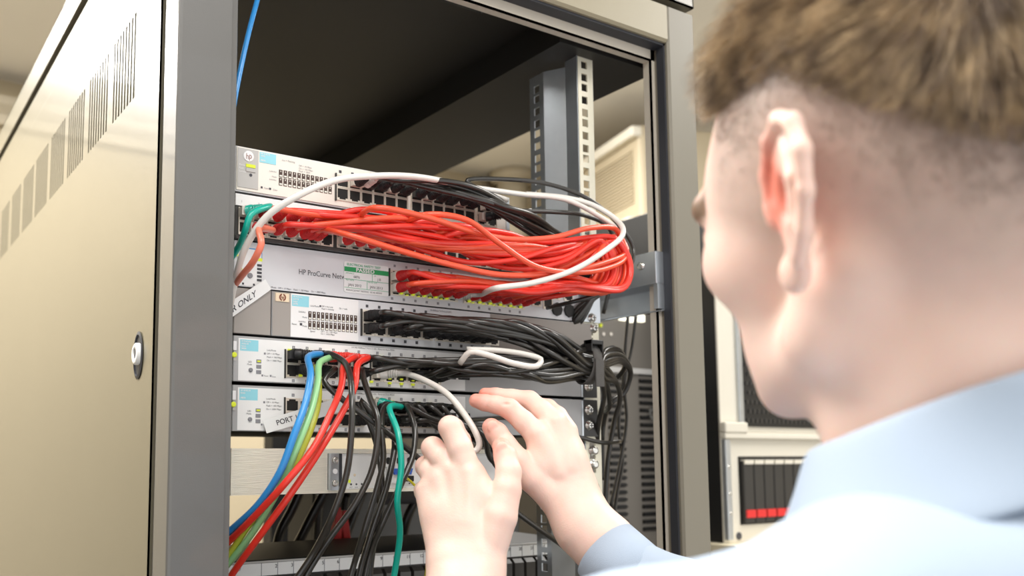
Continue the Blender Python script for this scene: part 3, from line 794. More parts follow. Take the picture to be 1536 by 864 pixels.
stA=[(235,-30,-20,8,5),(290,-50,-22,14,9),(350,-60,-27,17,12),(410,-60,-38,16,15),(460,-52,-54,12,17)]
strapped([(218.4+14.2*k+7,-3,z) for k in range(6) for z in (-17,)]+[(218.4+14.2*k+7,-3,-30) for k in (0,2,3,5)]+[(306+14.2*k+7,-3,z) for k in range(6) for z in (-17,-30)][:10],stA,
  'black network lead running right from the grey fourth switch into the strap','black leads from the grey fourth switch')
stB=[(225,-34,-68,7,6),(290,-52,-66,12,9),(350,-58,-66,14,11),(410,-58,-66,14,14),(460,-52,-62,12,17)]
strapped([(207+7,-3,-62),(207+7,-3,-75)]+[(228.6+14.2*k+7,-3,z) for k in range(6) for z in (-62.5,)]+[(228.6+14.2*k+7,-3,-75) for k in (3,4,5)]+[(320,-3,-70),(338,-3,-70)],stB,
  'black network lead running right from the fifth switch into the strap','black leads from the fifth switch')
# velcro strap
sv=empty('cable_strap',(SX,SY,SZ-22),'dark grey hook-and-loop strap holding the black leads together beside the rail','cable strap')
m=MB(); n=26; w2=6.
ang0=.22
def ringpts(r1,r2,off):
    out=[]
    for k in range(n):
        t=2*PI*k/n; out.append((SX+off+math.sin(t)*3,SY+r1*math.cos(t),SZ+r2*math.sin(t)))
    return out
A=ringpts(16.5,23,-w2);B=ringpts(16.5,23,w2);Ci=ringpts(15,21.5,-w2);Di=ringpts(15,21.5,w2)
v=A+B+Ci+Di;f=[]
for k in range(n):
    k2=(k+1)%n; f+=[(k,k2,n+k2,n+k),(2*n+k,3*n+k,3*n+k2,2*n+k2),(k,2*n+k,2*n+k2,k2),(n+k,n+k2,3*n+k2,3*n+k)]
m.add(v,f,True); m.build('band','velcro',sv)
m=MB().box(SX-9,SX+9,SY-16,SY-4,SZ+20,SZ+25).box(SX-9,SX-7,SY-16,SY-6,SZ+12,SZ+25).box(SX+7,SX+9,SY-16,SY-6,SZ+12,SZ+25); m.build('buckle','black_plastic',sv,bevel=.8)
MB().box(SX-6,SX+6,SY-19,SY-17,SZ-26,SZ+4).build('tail','velcro',sv,bevel=.5)

# white leads among them
cable('short white lead making a tight loop on top of the strapped black leads',px((690,545,-66),(705,528,-78),(730,532,-84),(770,545,-86),(805,549,-84),(811,539,-78),(790,532,-72),(750,526,-62),(700,524,-50)),'cable_white',3.0)
# ---- black leads from the sixth switch going down to the right
st6=[(230,-26,-112,6,4),(270,-38,-118,9,6),(330,-44,-132,12,8),(390,-40,-142,12,8)]
for i,(xs,zs) in enumerate([(236+14.2*k,z) for k in range(1,6) for z in (-107,-121)]):
    a,b=random.uniform(-1,1),random.uniform(-1,1); pts=[]; x=xs+24
    while x<360:
        y,z,ry,rz=envelope(st6,x); pts.append((x,y+a*ry,z+b*rz)); x+=38
    pts+= [W(740+a*10,690+b*10,Y=-40),W(800,740+b*14,Y=-30),W(850,790+b*14,Y=-6),W(880,830,Y=30)] if i%3==0 else [(350,-30+a*6,-140+b*6),(395,-14,-146+b*5),(430,30,-150+b*5),(470,110,-150)]
    cable('black network lead running right from the bottom switch behind the hands',pts,'cable_black',2.8,'black leads from the bottom switch',start=(xs,-3,zs),bootm='boot_black',clear=2)
cable('single black lead crossing the bare rail right of the hand',px((780,628,-10),(830,646,-8),(870,656,-8),(905,664,-6),(930,662,0)),'cable_black',2.6,start=(307+7,-3,-121),bootm='boot_black')
# the white lead being handled
cable('white lead bending down from the fifth switch into the technician\'s fingers',px((640,572,-56),(672,592,-84),(697,622,-106),(714,650,-118),(719,668,-120),(712,677,-118),(698,668,-114),(686,652,-112),(680,640,-110)),'cable_white',3.0,start=(236,-3,-75),dr0=(.9,-.9,0))
# ---- coloured leads falling from the fifth switch to the lower left
cable('blue lead curving down from the fifth switch to the lower left',px((462,536,-48),(466,560,-66),(458,605,-80),(442,650,-84),(420,708,-74),(388,756,-48),(350,792,-12),(320,818,6)),'cable_blue',3.2,start=(136+6,-3,-61),dr0=(1,-.9,.0),bootm='boot_black',clear=2)
cable('pale green lead falling beside the blue one',px((479,545,-50),(477,570,-64),(467,615,-76),(448,665,-80),(425,720,-66),(388,785,-36),(354,832,-10),(325,865,6)),'cable_green',3.1,start=(151+5,-3,-62),dr0=(1,-.9,0),bootm='boot_black',clear=2)
cable('lime green lead twisting under the blue lead',px((478,600,-58),(464,650,-70),(440,700,-70),(408,745,-50),(372,790,-24),(346,828,-6),(320,860,6)),'cable_lime',2.9,start=(151,-3,-75),bootm='boot_black',clear=2)
cable('red lead falling left from the fifth switch, upper of the pair',px((516,547,-50),(512,580,-66),(495,622,-80),(470,672,-86),(430,722,-80),(390,766,-50),(350,806,-12),(322,832,6)),'cable_red',3.1,start=(178.5,-3,-61),dr0=(1,-.9,0),bootm='cable_red')
cable('red lead falling left from the fifth switch, lower of the pair',px((536,548,-50),(532,580,-62),(510,625,-70),(480,675,-76),(440,735,-70),(400,790,-48),(356,850,-12),(335,882,4)),'cable_red',3.1,start=(193,-3,-61),dr0=(1,-.9,0),bootm='cable_red')
for i,(lab,pp_,s_) in enumerate([
 ('black lead falling almost straight from the fifth switch past the brushed chassis',((514,541,-50),(524,560,-70),(528,600,-88),(527,650,-94),(520,710,-92),(500,770,-84),(470,830,-60),(440,875,-50)),(164,-3,-61)),
 ('black lead swinging from the fifth switch down over the numbered strip',((546,570,-42),(556,600,-56),(566,625,-66),(566,660,-70),(556,710,-74),(530,760,-74),(500,800,-66),(470,845,-52),(450,880,-48)),(200,-3,-75)),
 ('black lead crossing diagonally from the fifth switch behind the red pair',((486,571,-40),(510,596,-48),(545,622,-58),(585,652,-62),(630,690,-60),(680,740,-56),(730,790,-50)),(171,-3,-75)),
 ('black lead bending over the bottom switch and down past the blue socket',((578,610,-44),(572,640,-60),(575,690,-66),(566,730,-68),(548,790,-62),(530,850,-46),(522,880,-44)),(236+.1,-3,-107)),
 ('black lead beside the teal one dropping to the strip',((612,612,-40),(622,640,-56),(620,680,-64),(600,730,-70),(576,780,-66),(556,830,-50),(545,880,-44)),(250.3,-3,-107)),
 ('black lead hanging between the teal lead and the blue socket',((590,640,-42),(592,670,-54),(580,730,-62),(560,790,-58),(542,850,-46),(536,880,-42)),(236+.1,-3,-121)),
 ('thin black lead hanging straight over the white control module',((540,600,-30),(560,650,-34),(571,700,-50),(572,760,-54),(560,820,-46),(553,880,-40)),(214,-3,-121)),
 ]):
    cable(lab,px(*pp_),'cable_black',2.9,start=s_,bootm='boot_black',clear=2)
cable('teal lead falling from the bottom switch over the numbered strip',px((584,612,-56),(597,650,-76),(602,700,-84),(596,750,-84),(600,800,-72),(590,870,-56),(585,900,-54)),'cable_teal',3.0,start=(228+7,-3,-104),dr0=(.5,-1,-.2),bootm='cable_teal')
m=None
cable('thin yellow fibre lead curving out behind the nearer hand',px((606,714,-8),(622,728,-30),(640,752,-40),(646,800,-30),(640,850,10),(634,890,40)),'cable_yellow',1.3,name='fibre_lead')
cable('black lead crossing down to the right under the wrist',px((740,742,-30),(790,780,-30),(835,812,-20),(885,850,10)),'cable_black',2.9)
# vertical leads at the right of the cabinet
cable('thin black lead hanging from the bracket, left of two',[W(942,474,Y=60),W(938,520,Y=62),W(936,560,Y=66),W(928,640,Y=70),W(934,690,Y=74),W(925,745,Y=78),W(918,800,Y=80)],'cable_black',2.2)
cable('thin black lead hanging from the bracket, right of two',[W(954,473,Y=60),W(948,520,Y=62),W(937,575,Y=64),W(940,630,Y=68),W(931,690,Y=70),W(916,760,Y=74)],'cable_black',2.2)
# things behind the brushed chassis
for i,pp_ in enumerate([((470,690,330),(440,760,340),(420,800,345),(412,850,350)),((500,715,300),(470,770,310),(440,830,320)),((480,740,420),(476,800,420),(474,860,420)),((520,740,380),(512,800,380),(505,860,380)),((640,720,300),(610,780,310),(600,850,320)),((545,735,350),(520,800,350),(500,850,350))]):
    cable('thick black power cable in the shadow behind the chassis',px(*pp_),'cable_black',6.5,group='power cables behind the chassis',name='power_cable')
for i,(u,v) in enumerate(((508,790),(518,795))):
    c=W(u,v,Y=300.)
    o=MB().prism([(c[0]-9,c[2]-20),(c[0]+9,c[2]-20),(c[0]+2,c[2]+26),(c[0]-4,c[2]+26)],'y',298,310).build('cable_tie_flag','red_plastic',bevel=1)
    tag(o,'dark red tag among the cables behind the chassis, '+('left of two' if i==0 else 'right of two'),'tag')
cr=[W(u,v,Y=420.) for u,v in ((430,745),(640,870))]
u8=MB().box(W(470,800,Y=430.)[0],cr[1][0]+200,430,520,cr[1][2]-40,cr[0][2]+20); u8=u8.build('rear_unit','dark_steel',bevel=4); tag(u8,'dark equipment box deep in the cabinet above the lowest patch panel','equipment')
m=MB().cyl(W(570,738,Y=300.),W(660,735,Y=300.),18,24)
tag(m.build('duct_tube','gasket'),'dark round tube lying behind the chassis above the lowest patch panel','tube')
# paper flags
def flag(label,corners,y,text,size,tx,tz):
    P=[W(u,v,Y=y) for u,v in corners]
    ex=P[1]-P[0]; L=np.linalg.norm(ex); ex/=L; ez=P[3]-P[0]; H=np.linalg.norm(ez); ez/=H
    r=empty('label_flag',P[0],label,'label')
    nrm=np.cross(ex,ez)
    q=[p+nrm*.25 for p in P]+[p-nrm*.25 for p in P]
    MB().add(q,[(0,1,2,3),(7,6,5,4),(0,4,5,1),(1,5,6,2),(2,6,7,3),(3,7,4,0)]).build('paper','paper',r)
    m=MB(); put_text(m,text,0,0,size,ex=ex,ez=ez,org=P[0]+ex*tx+ez*tz+(nrm if nrm[1]<0 else -nrm)*.4,bold=.15); m.build('lettering','ink',r)
flag('white paper label reading R ONLY stuck across the left ends of two switches',((300,510),(407,434),(398,419),(296,484)),-4.,'SERVER ONLY',8.2,17.0,3.4)
flag('white paper label reading PORT 16 stuck slanting on the bottom switch',((400,650),(527,613),(522,592),(394,631)),-6.,'PORT 16 VIA',7.,12.,4.3)

# ================================================================== neighbours beyond the cabinet
def Q(u,v,Y=420.): return W(u,v,Y=Y)
dc=empty('dark_server_cabinet',(1120,600,-1600),'dark louvred equipment cabinet with a round silver lock beyond the open side','server cabinet')
a=Q(893,482); b_=Q(1084,482)
xl,xr=Q(893,600)[0],1118.; zt_=Q(1000,520)[2]
MB().box(xl-60,xr,422,1000,-1600,zt_+60).build('housing','cabinet_grey',dc,bevel=3)
def louvre(u0,u1,v0,v1,n):
    x0_,x1_=Q(u0,(v0+v1)/2)[0],Q(u1,(v0+v1)/2)[0]; z1_,z0_=Q(u0,v0)[2],Q(u0,v1)[2]
    m=MB()
    for k in range(n):
        z=z0_+(z1_-z0_)*(k+.5)/n; h=(z1_-z0_)/n
        m.prism([(421,z-h*.28),(421,z+h*.28),(416,z+h*.1),(416,z-h*.05)],'x',x0_,x1_)
    m.build('louvre_slats','black_plastic',dc)
louvre(962,990,555,800,22); louvre(915,938,560,800,22)
c=Q(978,620)
m=MB(); nn=24
for k in range(nn):
    t0,t1=2*PI*k/nn,2*PI*(k+1)/nn
    q=lambda r,t,y:(c[0]+r*math.cos(t),y,c[2]+r*math.sin(t))
    m.add([q(8,t0,414),q(13,t0,414),q(13,t1,414),q(8,t1,414),q(13,t0,421),q(13,t1,421)],[(0,1,2,3),(1,4,5,2)])
m.box(c[0]-3,c[0]+10,412,415,c[2]-2,c[2]+2).build('lock_ring','screw',dc)
m=MB().box(Q(905,480)[0],Q(985,480)[0],415,423,Q(940,560)[2],Q(940,552)[2]); m.build('ledge','grey_plastic',dc)
for (u,v,w_,h_) in ((933,478,14,7),(945,480,10,9),(960,478,13,13)):
    c=Q(u,v); MB().box(c[0]-w_/2,c[0]+w_/2,414,422,c[2]-h_/2,c[2]+h_/2).build('indicator_lamp','led_lit',dc)
for (u,v) in ((906,501),(917,501)):
    c=Q(u,v); MB().lathe((c[0],421,c[2]),(0,-1,0),[(0,3),(1,3)],14).build('button','clear_plastic',dc)
c=Q(901,488); MB().box(c[0]-2,c[0]+2,418,422,c[2]-3,c[2]+3).build('status_light','led_green',dc)
# desk, cream server tower
YS=300.
T=lambda u,v,Y=YS: W(u,v,Y=Y)
dz=T(1100,814)[2]
dk=empty('work_bench',(1500,500,-1600),'cream workbench carrying the servers behind the technician','bench')
MB().box(1124,2300,YS-40,YS+760,dz-34,dz).build('top','cream_desk',dk,bevel=3)
MB().box(1126,2290,YS-20,YS+740,dz-64,dz-34).build('apron','cream_desk',dk,bevel=2)
for xx in (1140,2240):
    for yy in (YS,YS+700): MB().box(xx,xx+40,yy,yy+40,-1600,dz-64).build('leg','galvanised',dk)
x0_,x1_=T(1083,700)[0],T(1083,700)[0]+440
z_mid=T(1090,648)[2]; z_top=T(1090,420)[2]
lo=empty('storage_array',((x0_+x1_)/2,YS+200,dz),'cream drive enclosure with black caddies and red latches on the bench','server')
MB().box(x0_,x1_,YS+4,YS+560,dz,z_mid).build('chassis','black_plastic',lo,bevel=1); MB().box(x0_,x1_,YS,YS+4,dz,z_mid).build('face_plate','cream_server',lo,bevel=1)
MB().box(x0_-3,x1_+3,YS-12,YS,z_mid-12,z_mid-2).build('top_rail','cream_server',lo,bevel=2)
MB().box(x0_,x0_+14,YS-9,YS,dz+6,z_mid-14).build('side_flange','galvanised',lo,bevel=1)
xa,xb=T(1110,730)[0],T(1176,730)[0]; za,zb_=T(1110,784)[2],T(1110,688)[2]
pw=(xb-xa)/4.4
MB().box(xa-3,xa+pw*11+3,YS-2,YS,za-4,zb_+4).build('bay_frame','port_black',lo)
for k in range(11):
    x=xa+pw*k
    cd=MB().box(x+1.5,x+pw-1.5,YS-9,YS-1,za,zb_-4).build('drive_caddy','dark_steel',lo,bevel=1)
    MB().box(x+2.5,x+pw-2.5,YS-12,YS-8,za+9,za+23).build('latch','red_plastic',cd)
    MB().box(x+2,x+pw-2,YS-11,YS-1,zb_-10,zb_-2).build('handle','cream_server',cd)
MB().lathe((T(1108,804)[0],YS,T(1108,804)[2]),(0,-1,0),[(0,7),(1.5,7),(1.7,6)],24).build('oval_badge','ink',lo)
for v in (700,740,770): MB().lathe((x0_+7,YS-9,T(1090,v)[2]),(0,-1,0),[(0,2.5),(2,2.2)],12).build('screw','screw',lo)
hi=empty('rack_server',((x0_+x1_)/2,YS+200,z_mid),'cream server with a black honeycomb front standing on the drive enclosure','server')
MB().box(x0_,x1_,YS+4,YS+560,z_mid,z_top+160).build('chassis','black_plastic',hi,bevel=1); MB().box(x0_,x1_,YS,YS+4,z_mid,z_top+160).build('face_plate','cream_server',hi,bevel=1)
xg0,xg1=T(1108,560)[0],x1_-14
MB().box(xg0-8,xg0+4,YS-6,YS,T(1100,640)[2],z_top+150).build('side_flange','galvanised',hi,bevel=1)
g_=MB().box(xg0+4,xg1,YS-5,YS,T(1120,640)[2],T(1120,470)[2]).build('front_grille','black_plastic',hi)
m=MB(); zz0,zz1=T(1120,638)[2],T(1120,472)[2]
nz=12; 
for r in range(nz):
    for c_ in range(26):
        x=xg0+10+c_*13+(r%2)*6.5; z=zz0+(zz1-zz0)*(r+.5)/nz
        if x<xg1-8: m.box(x,x+8,YS-7,YS-5,z-3.4,z+3.4)
m.build('grille_buttons','dark_steel',g_)
MB().box(x0_-4,x0_+60,YS-14,YS-2,z_mid-2,z_mid+18).build('bracket','cream_server',hi,bevel=3)
# ================================================================== the technician
def smin(a,b,k):
    h=np.clip(.5+.5*(b-a)/k,0,1); return b+(a-b)*h-k*h*(1-h)
class SDF:
    def __init__(s,lo,hi,step):
        s.lo=np.array(lo,float); s.step=step
        s.n=np.ceil((np.array(hi,float)-s.lo)/step).astype(int)+1
        ax=[(s.lo[i]+step*np.arange(s.n[i])).astype(np.float32) for i in range(3)]
        s.X,s.Y,s.Z=ax[0][:,None,None],ax[1][None,:,None],ax[2][None,None,:]
        s.F=np.full(s.n,60.,np.float32)
    def _win(s,c0,c1,pad):
        lo=np.minimum(c0,c1)-pad; hi=np.maximum(c0,c1)+pad
        a=np.clip(np.floor((lo-s.lo)/s.step).astype(int),0,s.n-1); b=np.clip(np.ceil((hi-s.lo)/s.step).astype(int)+1,1,s.n)
        return tuple(slice(a[i],b[i]) for i in range(3))
    def _mix(s,w,d,k,sub=False):
        f=s.F[w]
        s.F[w]=-smin(-f,d,k) if sub else smin(f,d,k)
    def cap(s,a,b,ra,rb,k=4,sub=False):
        a,b=np.array(a,np.float32),np.array(b,np.float32); r=max(ra,rb); w=s._win(a,b,r+k*2+3)
        x,y,z=s.X[w[0]],s.Y[:,w[1]],s.Z[:,:,w[2]]
        d=b-a; L=float(d@d)+1e-9
        t=np.clip(((x-a[0])*d[0]+(y-a[1])*d[1]+(z-a[2])*d[2])/L,0,1)
        q=np.sqrt((x-a[0]-t*d[0])**2+(y-a[1]-t*d[1])**2+(z-a[2]-t*d[2])**2)-(ra+(rb-ra)*t)
        s._mix(w,q,k,sub); return s
    def ell(s,c,R,k=4,rot=None,sub=False):
        c=np.array(c,np.float32); r=max(R); w=s._win(c,c,r+k*2+3)
        x,y,z=s.X[w[0]]-c[0],s.Y[:,w[1]]-c[1],s.Z[:,:,w[2]]-c[2]
        if rot is not None:
            rot=np.array(rot,np.float32)
            x,y,z=[x*rot[i][0]+y*rot[i][1]+z*rot[i][2] for i in range(3)]
        k0=np.sqrt((x/R[0])**2+(y/R[1])**2+(z/R[2])**2)+1e-6; k1=np.sqrt((x/R[0]**2)**2+(y/R[1]**2)**2+(z/R[2]**2)**2)+1e-6
        s._mix(w,k0*(k0-1)/k1,k,sub); return s
    def chain(s,pts,k=4,**kw):
        for p,q in zip(pts[:-1],pts[1:]): s.cap(p[:3],q[:3],p[3],q[3],k,**kw)
        return s
    def mesh(s):
        F=s.F; n=F.shape; inside=F<0
        idx=-np.ones((n[0]-1,n[1]-1,n[2]-1),np.int64)
        cnt=np.zeros(idx.shape,np.int8)
        for i in (0,1):
            for j in (0,1):
                for k in (0,1): cnt+=inside[i:n[0]-1+i,j:n[1]-1+j,k:n[2]-1+k]
        act=(cnt>0)&(cnt<8); c=np.argwhere(act); idx[act]=np.arange(len(c))
        acc=np.zeros((len(c),3)); num=np.zeros(len(c))
        for ax in range(3):
            o=[0,1,2]; o.remove(ax)
            for p in (0,1):
                for q in (0,1):
                    a=c.copy(); a[:,o[0]]+=p; a[:,o[1]]+=q; b=a.copy(); b[:,ax]+=1
                    fa=F[a[:,0],a[:,1],a[:,2]]; fb=F[b[:,0],b[:,1],b[:,2]]
                    cr=(fa<0)!=(fb<0); t=np.where(cr,fa/(fa-fb+1e-12),0)
                    P=a.astype(float); P[:,ax]+=t
                    acc[cr]+=P[cr]; num[cr]+=1
        V=acc/num[:,None]*s.step+s.lo
        faces=[]
        for ax in range(3):
            o=[0,1,2]; o.remove(ax)
            sl=[slice(1,-1)]*3; sl[ax]=slice(0,-1)
            sl2=list(sl); sl2[ax]=slice(1,None)
            A=inside[tuple(sl)]; B=inside[tuple(sl2)]
            e=np.argwhere(A!=B); fl=A[e[:,0],e[:,1],e[:,2]]
            e=e+1; e[:,ax]-=1
            def g(d0,d1):
                q=e.copy(); q[:,o[0]]-=d0; q[:,o[1]]-=d1; return idx[q[:,0],q[:,1],q[:,2]]
            Q=np.stack([g(1,1),g(0,1),g(0,0),g(1,0)],1)
            flip=fl if ax!=1 else ~fl
            Q[~flip]=Q[~flip][:,::-1]
            faces.append(Q)
        return V,np.concatenate(faces)
def laplace(V,Fq,it=2,lam=.5):
    e=np.concatenate([Fq[:,[0,1]],Fq[:,[1,2]],Fq[:,[2,3]],Fq[:,[3,0]]]); e=np.concatenate([e,e[:,::-1]])
    cnt=np.bincount(e[:,0],minlength=len(V))[:,None]
    for _ in range(it):
        a=np.stack([np.bincount(e[:,0],weights=V[e[:,1],i],minlength=len(V)) for i in range(3)],1)/np.maximum(cnt,1)
        V=V+(a-V)*lam
    return V
def cam2w(P): return np.asarray(P)@CR+CP      # rows: CR.T @ p
def cpx(u,v,z): return np.array([(u-CX)/CF*z,(v-CY)/CF*z,z])

# ---------------- head frame (camera-space axes)
HF=np.array([-.37,.095,.92]); HF/=np.linalg.norm(HF)
HU0=np.array([-.09,-1,0.]); HU=HU0-HF*(HU0@HF); HU/=np.linalg.norm(HU)
HL=np.cross(HU,HF)
EAR=cpx(1186,300,374)
HC=EAR-HL*80+HF*5
def hd(F,L,U): return HC+HF*F+HL*L+HU*U
def hloc(P): P=P-HC; return np.stack([P@HF,P@HL,P@HU],-1)
st_=1.5
h=SDF((-135,-105,-230),(135,105,140),st_)      # local coordinates F,L,U
h.ell((-12,0,38),(98,78,86),6)
h.ell((-45,0,10),(62,70,62),14)
h.ell((38,0,12),(58,66,58),16)
h.ell((42,0,-28),(43,60,56),14)
h.ell((46,0,-62),(40,50,32),14)
for sg in (-1,1):
    h.cap((2,sg*58,-38),(10,sg*56,-58),14,14,14); h.cap((10,sg*56,-58),(66,sg*20,-82),13,13,14)
    h.ell((54,sg*46,-16),(26,18,20),14)
    h.cap((86,sg*12,20),(80,sg*44,18),9,8,8)
h.ell((76,0,-82),(17,20,13),8)
for sg in (-1,1): h.ell((99,sg*32,3),(14,15,9),8,sub=True)
for sg in (-1,1): h.ell((80,sg*31,3),(13,14,12),2)
h.chain([(90,0,14,7),(96,0,-8,8),(102,0,-26,9.5)],6)
for sg in (-1,1): h.ell((94,sg*11,-31),(10,7,7),4)
h.ell((88,0,-52),(8,22,6),4); h.ell((88,0,-60),(8,19,6),3); h.ell((98,0,-56),(6,24,1.4),1.5,sub=True)
# neck and nape
NBc=np.array([272,66,402.])                    # base of the neck, camera space
nb_=hloc(NBc); mid_=np.array([-24,0,-26])*.5+nb_*.5
h.cap((-24,0,-26),mid_,58,57,24); h.cap(mid_,nb_+(nb_-mid_)*.35,57,64,20)
for sg in (-1,1): h.cap((-16,sg*58,-30),tuple(mid_*.8+nb_*.2+np.array([14,sg*30,0])),11,12,14)
# ears
for sg in (-1,1):
    def E_(F,U,o=0): return (F,sg*(76+max(0,-F+6)*.52+o),U)
    h.ell(E_(-9,0,0),(17,3.6,29),5,rot=[(.88,-sg*.48,0),(sg*.48,.88,0),(0,0,1)])
    rim=[(8,0,2.6),(7,14,3.),(0,27,3.4),(-12,32,3.7),(-23,27,3.9),(-28,14,3.7),(-26,-2,3.4),(-20,-16,3.2),(-12,-26,3.8)]
    h.chain([E_(a,b,2.5)+(r,) for a,b,r in rim],2.5)
    h.ell(E_(-4,-31,1),(8,4.4,9),4)
    h.chain([E_(-12,22,2)+(2.6,),E_(-18,6,3)+(3.,),E_(-14,-12,3)+(3.,),E_(-6,-22,1)+(2.6,)],2.5)
    h.ell(E_(-4,0,6),(7.5,7,11),3,sub=True)
    h.ell(E_(-16,24,5),(8,2.6,4),2,sub=True)
    h.ell(E_(6,-4,1),(5,4.4,7),3)
hV,hF=h.mesh(); hV=laplace(hV,hF,2,.5)
hloc_v=hV.copy()
hW=cam2w(HC+hV@np.stack([HF,HL,HU]))

# ---------------- hands (camera space)
def hand(fingers,palm,lo,hi,step=1.05,webs=()):
    s=SDF(lo,hi,step)
    for a,b,ra,rb,k in palm: s.cap(a,b,ra,rb,k)
    for f in fingers:
        s.chain(f,2.2)
    for a,b,ra,rb,k in webs: s.cap(a,b,ra,rb,k)
    return s
def J(u,v,z,r): p=cpx(u,v,z); return (p[0],p[1],p[2],r)
def C3(u,v,z): return cpx(u,v,z)
def box_of(pts,pad=30):
    P=np.array([p[:3] for p in pts]); return P.min(0)-pad,P.max(0)+pad
# left hand: back towards the camera, fingers curling away, thumb up on the right
L_index=[J(704,712,728,11.5),J(690,672,732,10.2),J(675,641,738,9.6),J(680,642,756,8.8),J(692,660,770,8),J(698,672,775,7.2)]
L_mid=[J(680,708,736,11),J(662,686,744,10),J(649,672,754,9.6),J(654,676,772,8.8),J(668,690,784,8),J(676,700,788,7)]
L_ring=[J(658,720,742,10.6),J(645,706,752,9.8),J(639,700,764,9.2),J(647,710,780,8.4),J(660,722,788,7.6)]
L_lit=[J(644,748,744,9.8),J(638,738,752,9.2),J(636,736,764,8.4),J(644,744,778,7.4),J(656,752,784,6.8)]
L_thumb=[J(728,838,704,15),J(750,775,706,13.5),J(760,735,712,11.5),J(763,708,718,10.2),J(758,684,726,9.4),J(752,670,732,7.6)]
palmL=[(C3(704,712,730),C3(722,850,702),12,17,10),(C3(680,708,737),C3(706,850,704),11.5,17,10),(C3(658,716,742),C3(690,850,706),11,16,10),(C3(641,738,744),C3(672,850,708),10.5,15,10),
 (C3(728,838,704),C3(715,900,694),15,22,10),(C3(690,850,706),C3(692,900,694),18,23,10),(C3(672,850,708),C3(680,900,696),15,20,10),
 (C3(704,712,730),C3(752,760,708),8,9,12),(C3(665,770,728),C3(715,800,715),14,14,10)]
allp=[p for f in (L_index,L_mid,L_ring,L_lit,L_thumb) for p in f]+[tuple(C3(700,1060,640))+(0,)]
lo_,hi_=box_of(allp,34)
lo_[1]=min(lo_[1],-999); lo_[1]=cpx(650,620,740)[1]-20; hi_[1]=cpx(700,1010,660)[1]
hl=hand([L_index,L_mid,L_ring,L_lit,L_thumb],palmL,lo_,hi_)
hl.cap(C3(702,895,694),C3(712,1200,600),25,34,12); hl.cap(C3(686,895,696),C3(690,1200,602),22,32,12)
# finger creases, tendons and nails
for f in (L_index,L_mid,L_ring): hl.cap(f[0][:3]-np.array([0,2,9.]),(np.array(f[0][:3])+C3(700,850,704))/2-np.array([0,0,11.]),3.2,2,8)
hl.ell(C3(753,668,722)+np.array([0,3,-1.]),(5.2,6.5,2.2),1.)
# right hand: back towards the camera, fingers pointing left, thumb below
R_index=[J(806,652,792,11),J(785,632,796,9.8),J(764,613,800,9.2),J(744,607,806,8.2),J(727,604,811,7.6),J(714,601,815,6.6)]
R_mid=[J(832,634,800,11),J(812,616,808,9.8),J(794,601,816,9.2),J(768,597,822,8.2),J(744,594,826,7.6),J(728,592,829,6.6)]
R_ring=[J(850,646,810,10),J(836,624,822,9),J(822,612,836,8.4),J(800,606,848,7.6),J(782,606,856,6.8)]
R_lit=[J(862,672,816,9),J(852,650,832,8),J(842,640,846,7.4),J(826,634,856,6.6),J(812,632,862,6)]
R_thumb=[J(832,748,782,14),J(800,718,782,13),J(776,692,784,11.8),J(757,668,788,10.6),J(745,650,792,10),J(737,641,795,8.4)]
palmR=[(C3(806,652,792),C3(856,760,782),12,16,9),(C3(832,634,800),C3(868,755,784),11.5,16,9),(C3(848,650,808),C3(874,750,788),11,15,9),(C3(860,680,814),C3(878,752,792),9.5,14,9),
 (C3(832,748,782),C3(868,790,776),14,20,10),(C3(862,758,784),C3(880,800,776),18,21,10),(C3(812,700,786),C3(850,690,796),13,15,10),(C3(800,718,782),C3(815,672,790),9,11,8),
 (C3(872,790,776),C3(905,822,768),22,23,10),(C3(905,822,768),C3(1010,930,720),23.5,33,10),(C3(886,780,780),C3(912,808,772),19,22,10)]
allp=[p for f in (R_index,R_mid,R_ring,R_lit,R_thumb) for p in f]+[tuple(C3(905,830,768))+(0,)]
lo_,hi_=box_of(allp,30); hi_[0]=C3(985,900,735)[0]; hi_[1]=C3(960,900,740)[1]; lo_[2]-=30
hr=hand([R_index,R_mid,R_ring,R_lit,R_thumb],palmR,lo_,hi_)
for f in (R_index,R_mid): hr.cap(np.array(f[0][:3])-np.array([0,1,8.]),(np.array(f[0][:3])+C3(866,762,780))/2-np.array([0,0,12.]),3,2,8)
hr.ell(C3(739,640,785)+np.array([0,0,0.]),(5.5,6,2.0),1.)
hr.ell(C3(757,606,792),(4,1.2,3),2,sub=True)
# ---------------- torso under the shirt (coarse)
TF=np.array([-.36,.06,.93]); TF/=np.linalg.norm(TF); TU=np.array([0,-1.,0.]); TU-=TF*(TU@TF); TU/=np.linalg.norm(TU); TL=np.cross(TU,TF)
NB=NBc                       # base of the neck
def td(F,L,U): return NB+TF*F+TL*L+TU*U
SHL,SHR=td(0,185,-75),td(10,-185,-70)
ELR=td(190,-215,-300); ELL=td(120,240,-330)
WR=C3(905,822,768); WL=C3(700,1150,615)
def to_mesh(name,V,F,matn,parent=None,smooth=True,org=None):
    o=np.array(parent['_o']) if parent is not None else np.array(org,float)
    me=bpy.data.meshes.new(name); me.from_pydata(((V-o)*S).tolist(),[],[tuple(map(int,f)) for f in F]); me.update()
    me.polygons.foreach_set('use_smooth',[smooth]*len(me.polygons))
    me.materials.append(M[matn]); ob=bpy.data.objects.new(name,me); COL.objects.link(ob)
    if parent is not None: ob.parent=parent
    else: ob.location=fw(o)
    ob['_o']=list(map(float,o)); return ob
tb=SDF(NB-np.array([330,260,300]),NB+np.array([330,560,420]),6.)
tb.ell(td(0,0,-190),(150,150,90),30,rot=[TL,TU,TF])
tb.ell(td(0,0,-380),(140,200,85),30,rot=[TL,TU,TF])
tb.cap(td(0,0,-70),td(0,0,-100),48,70,20)
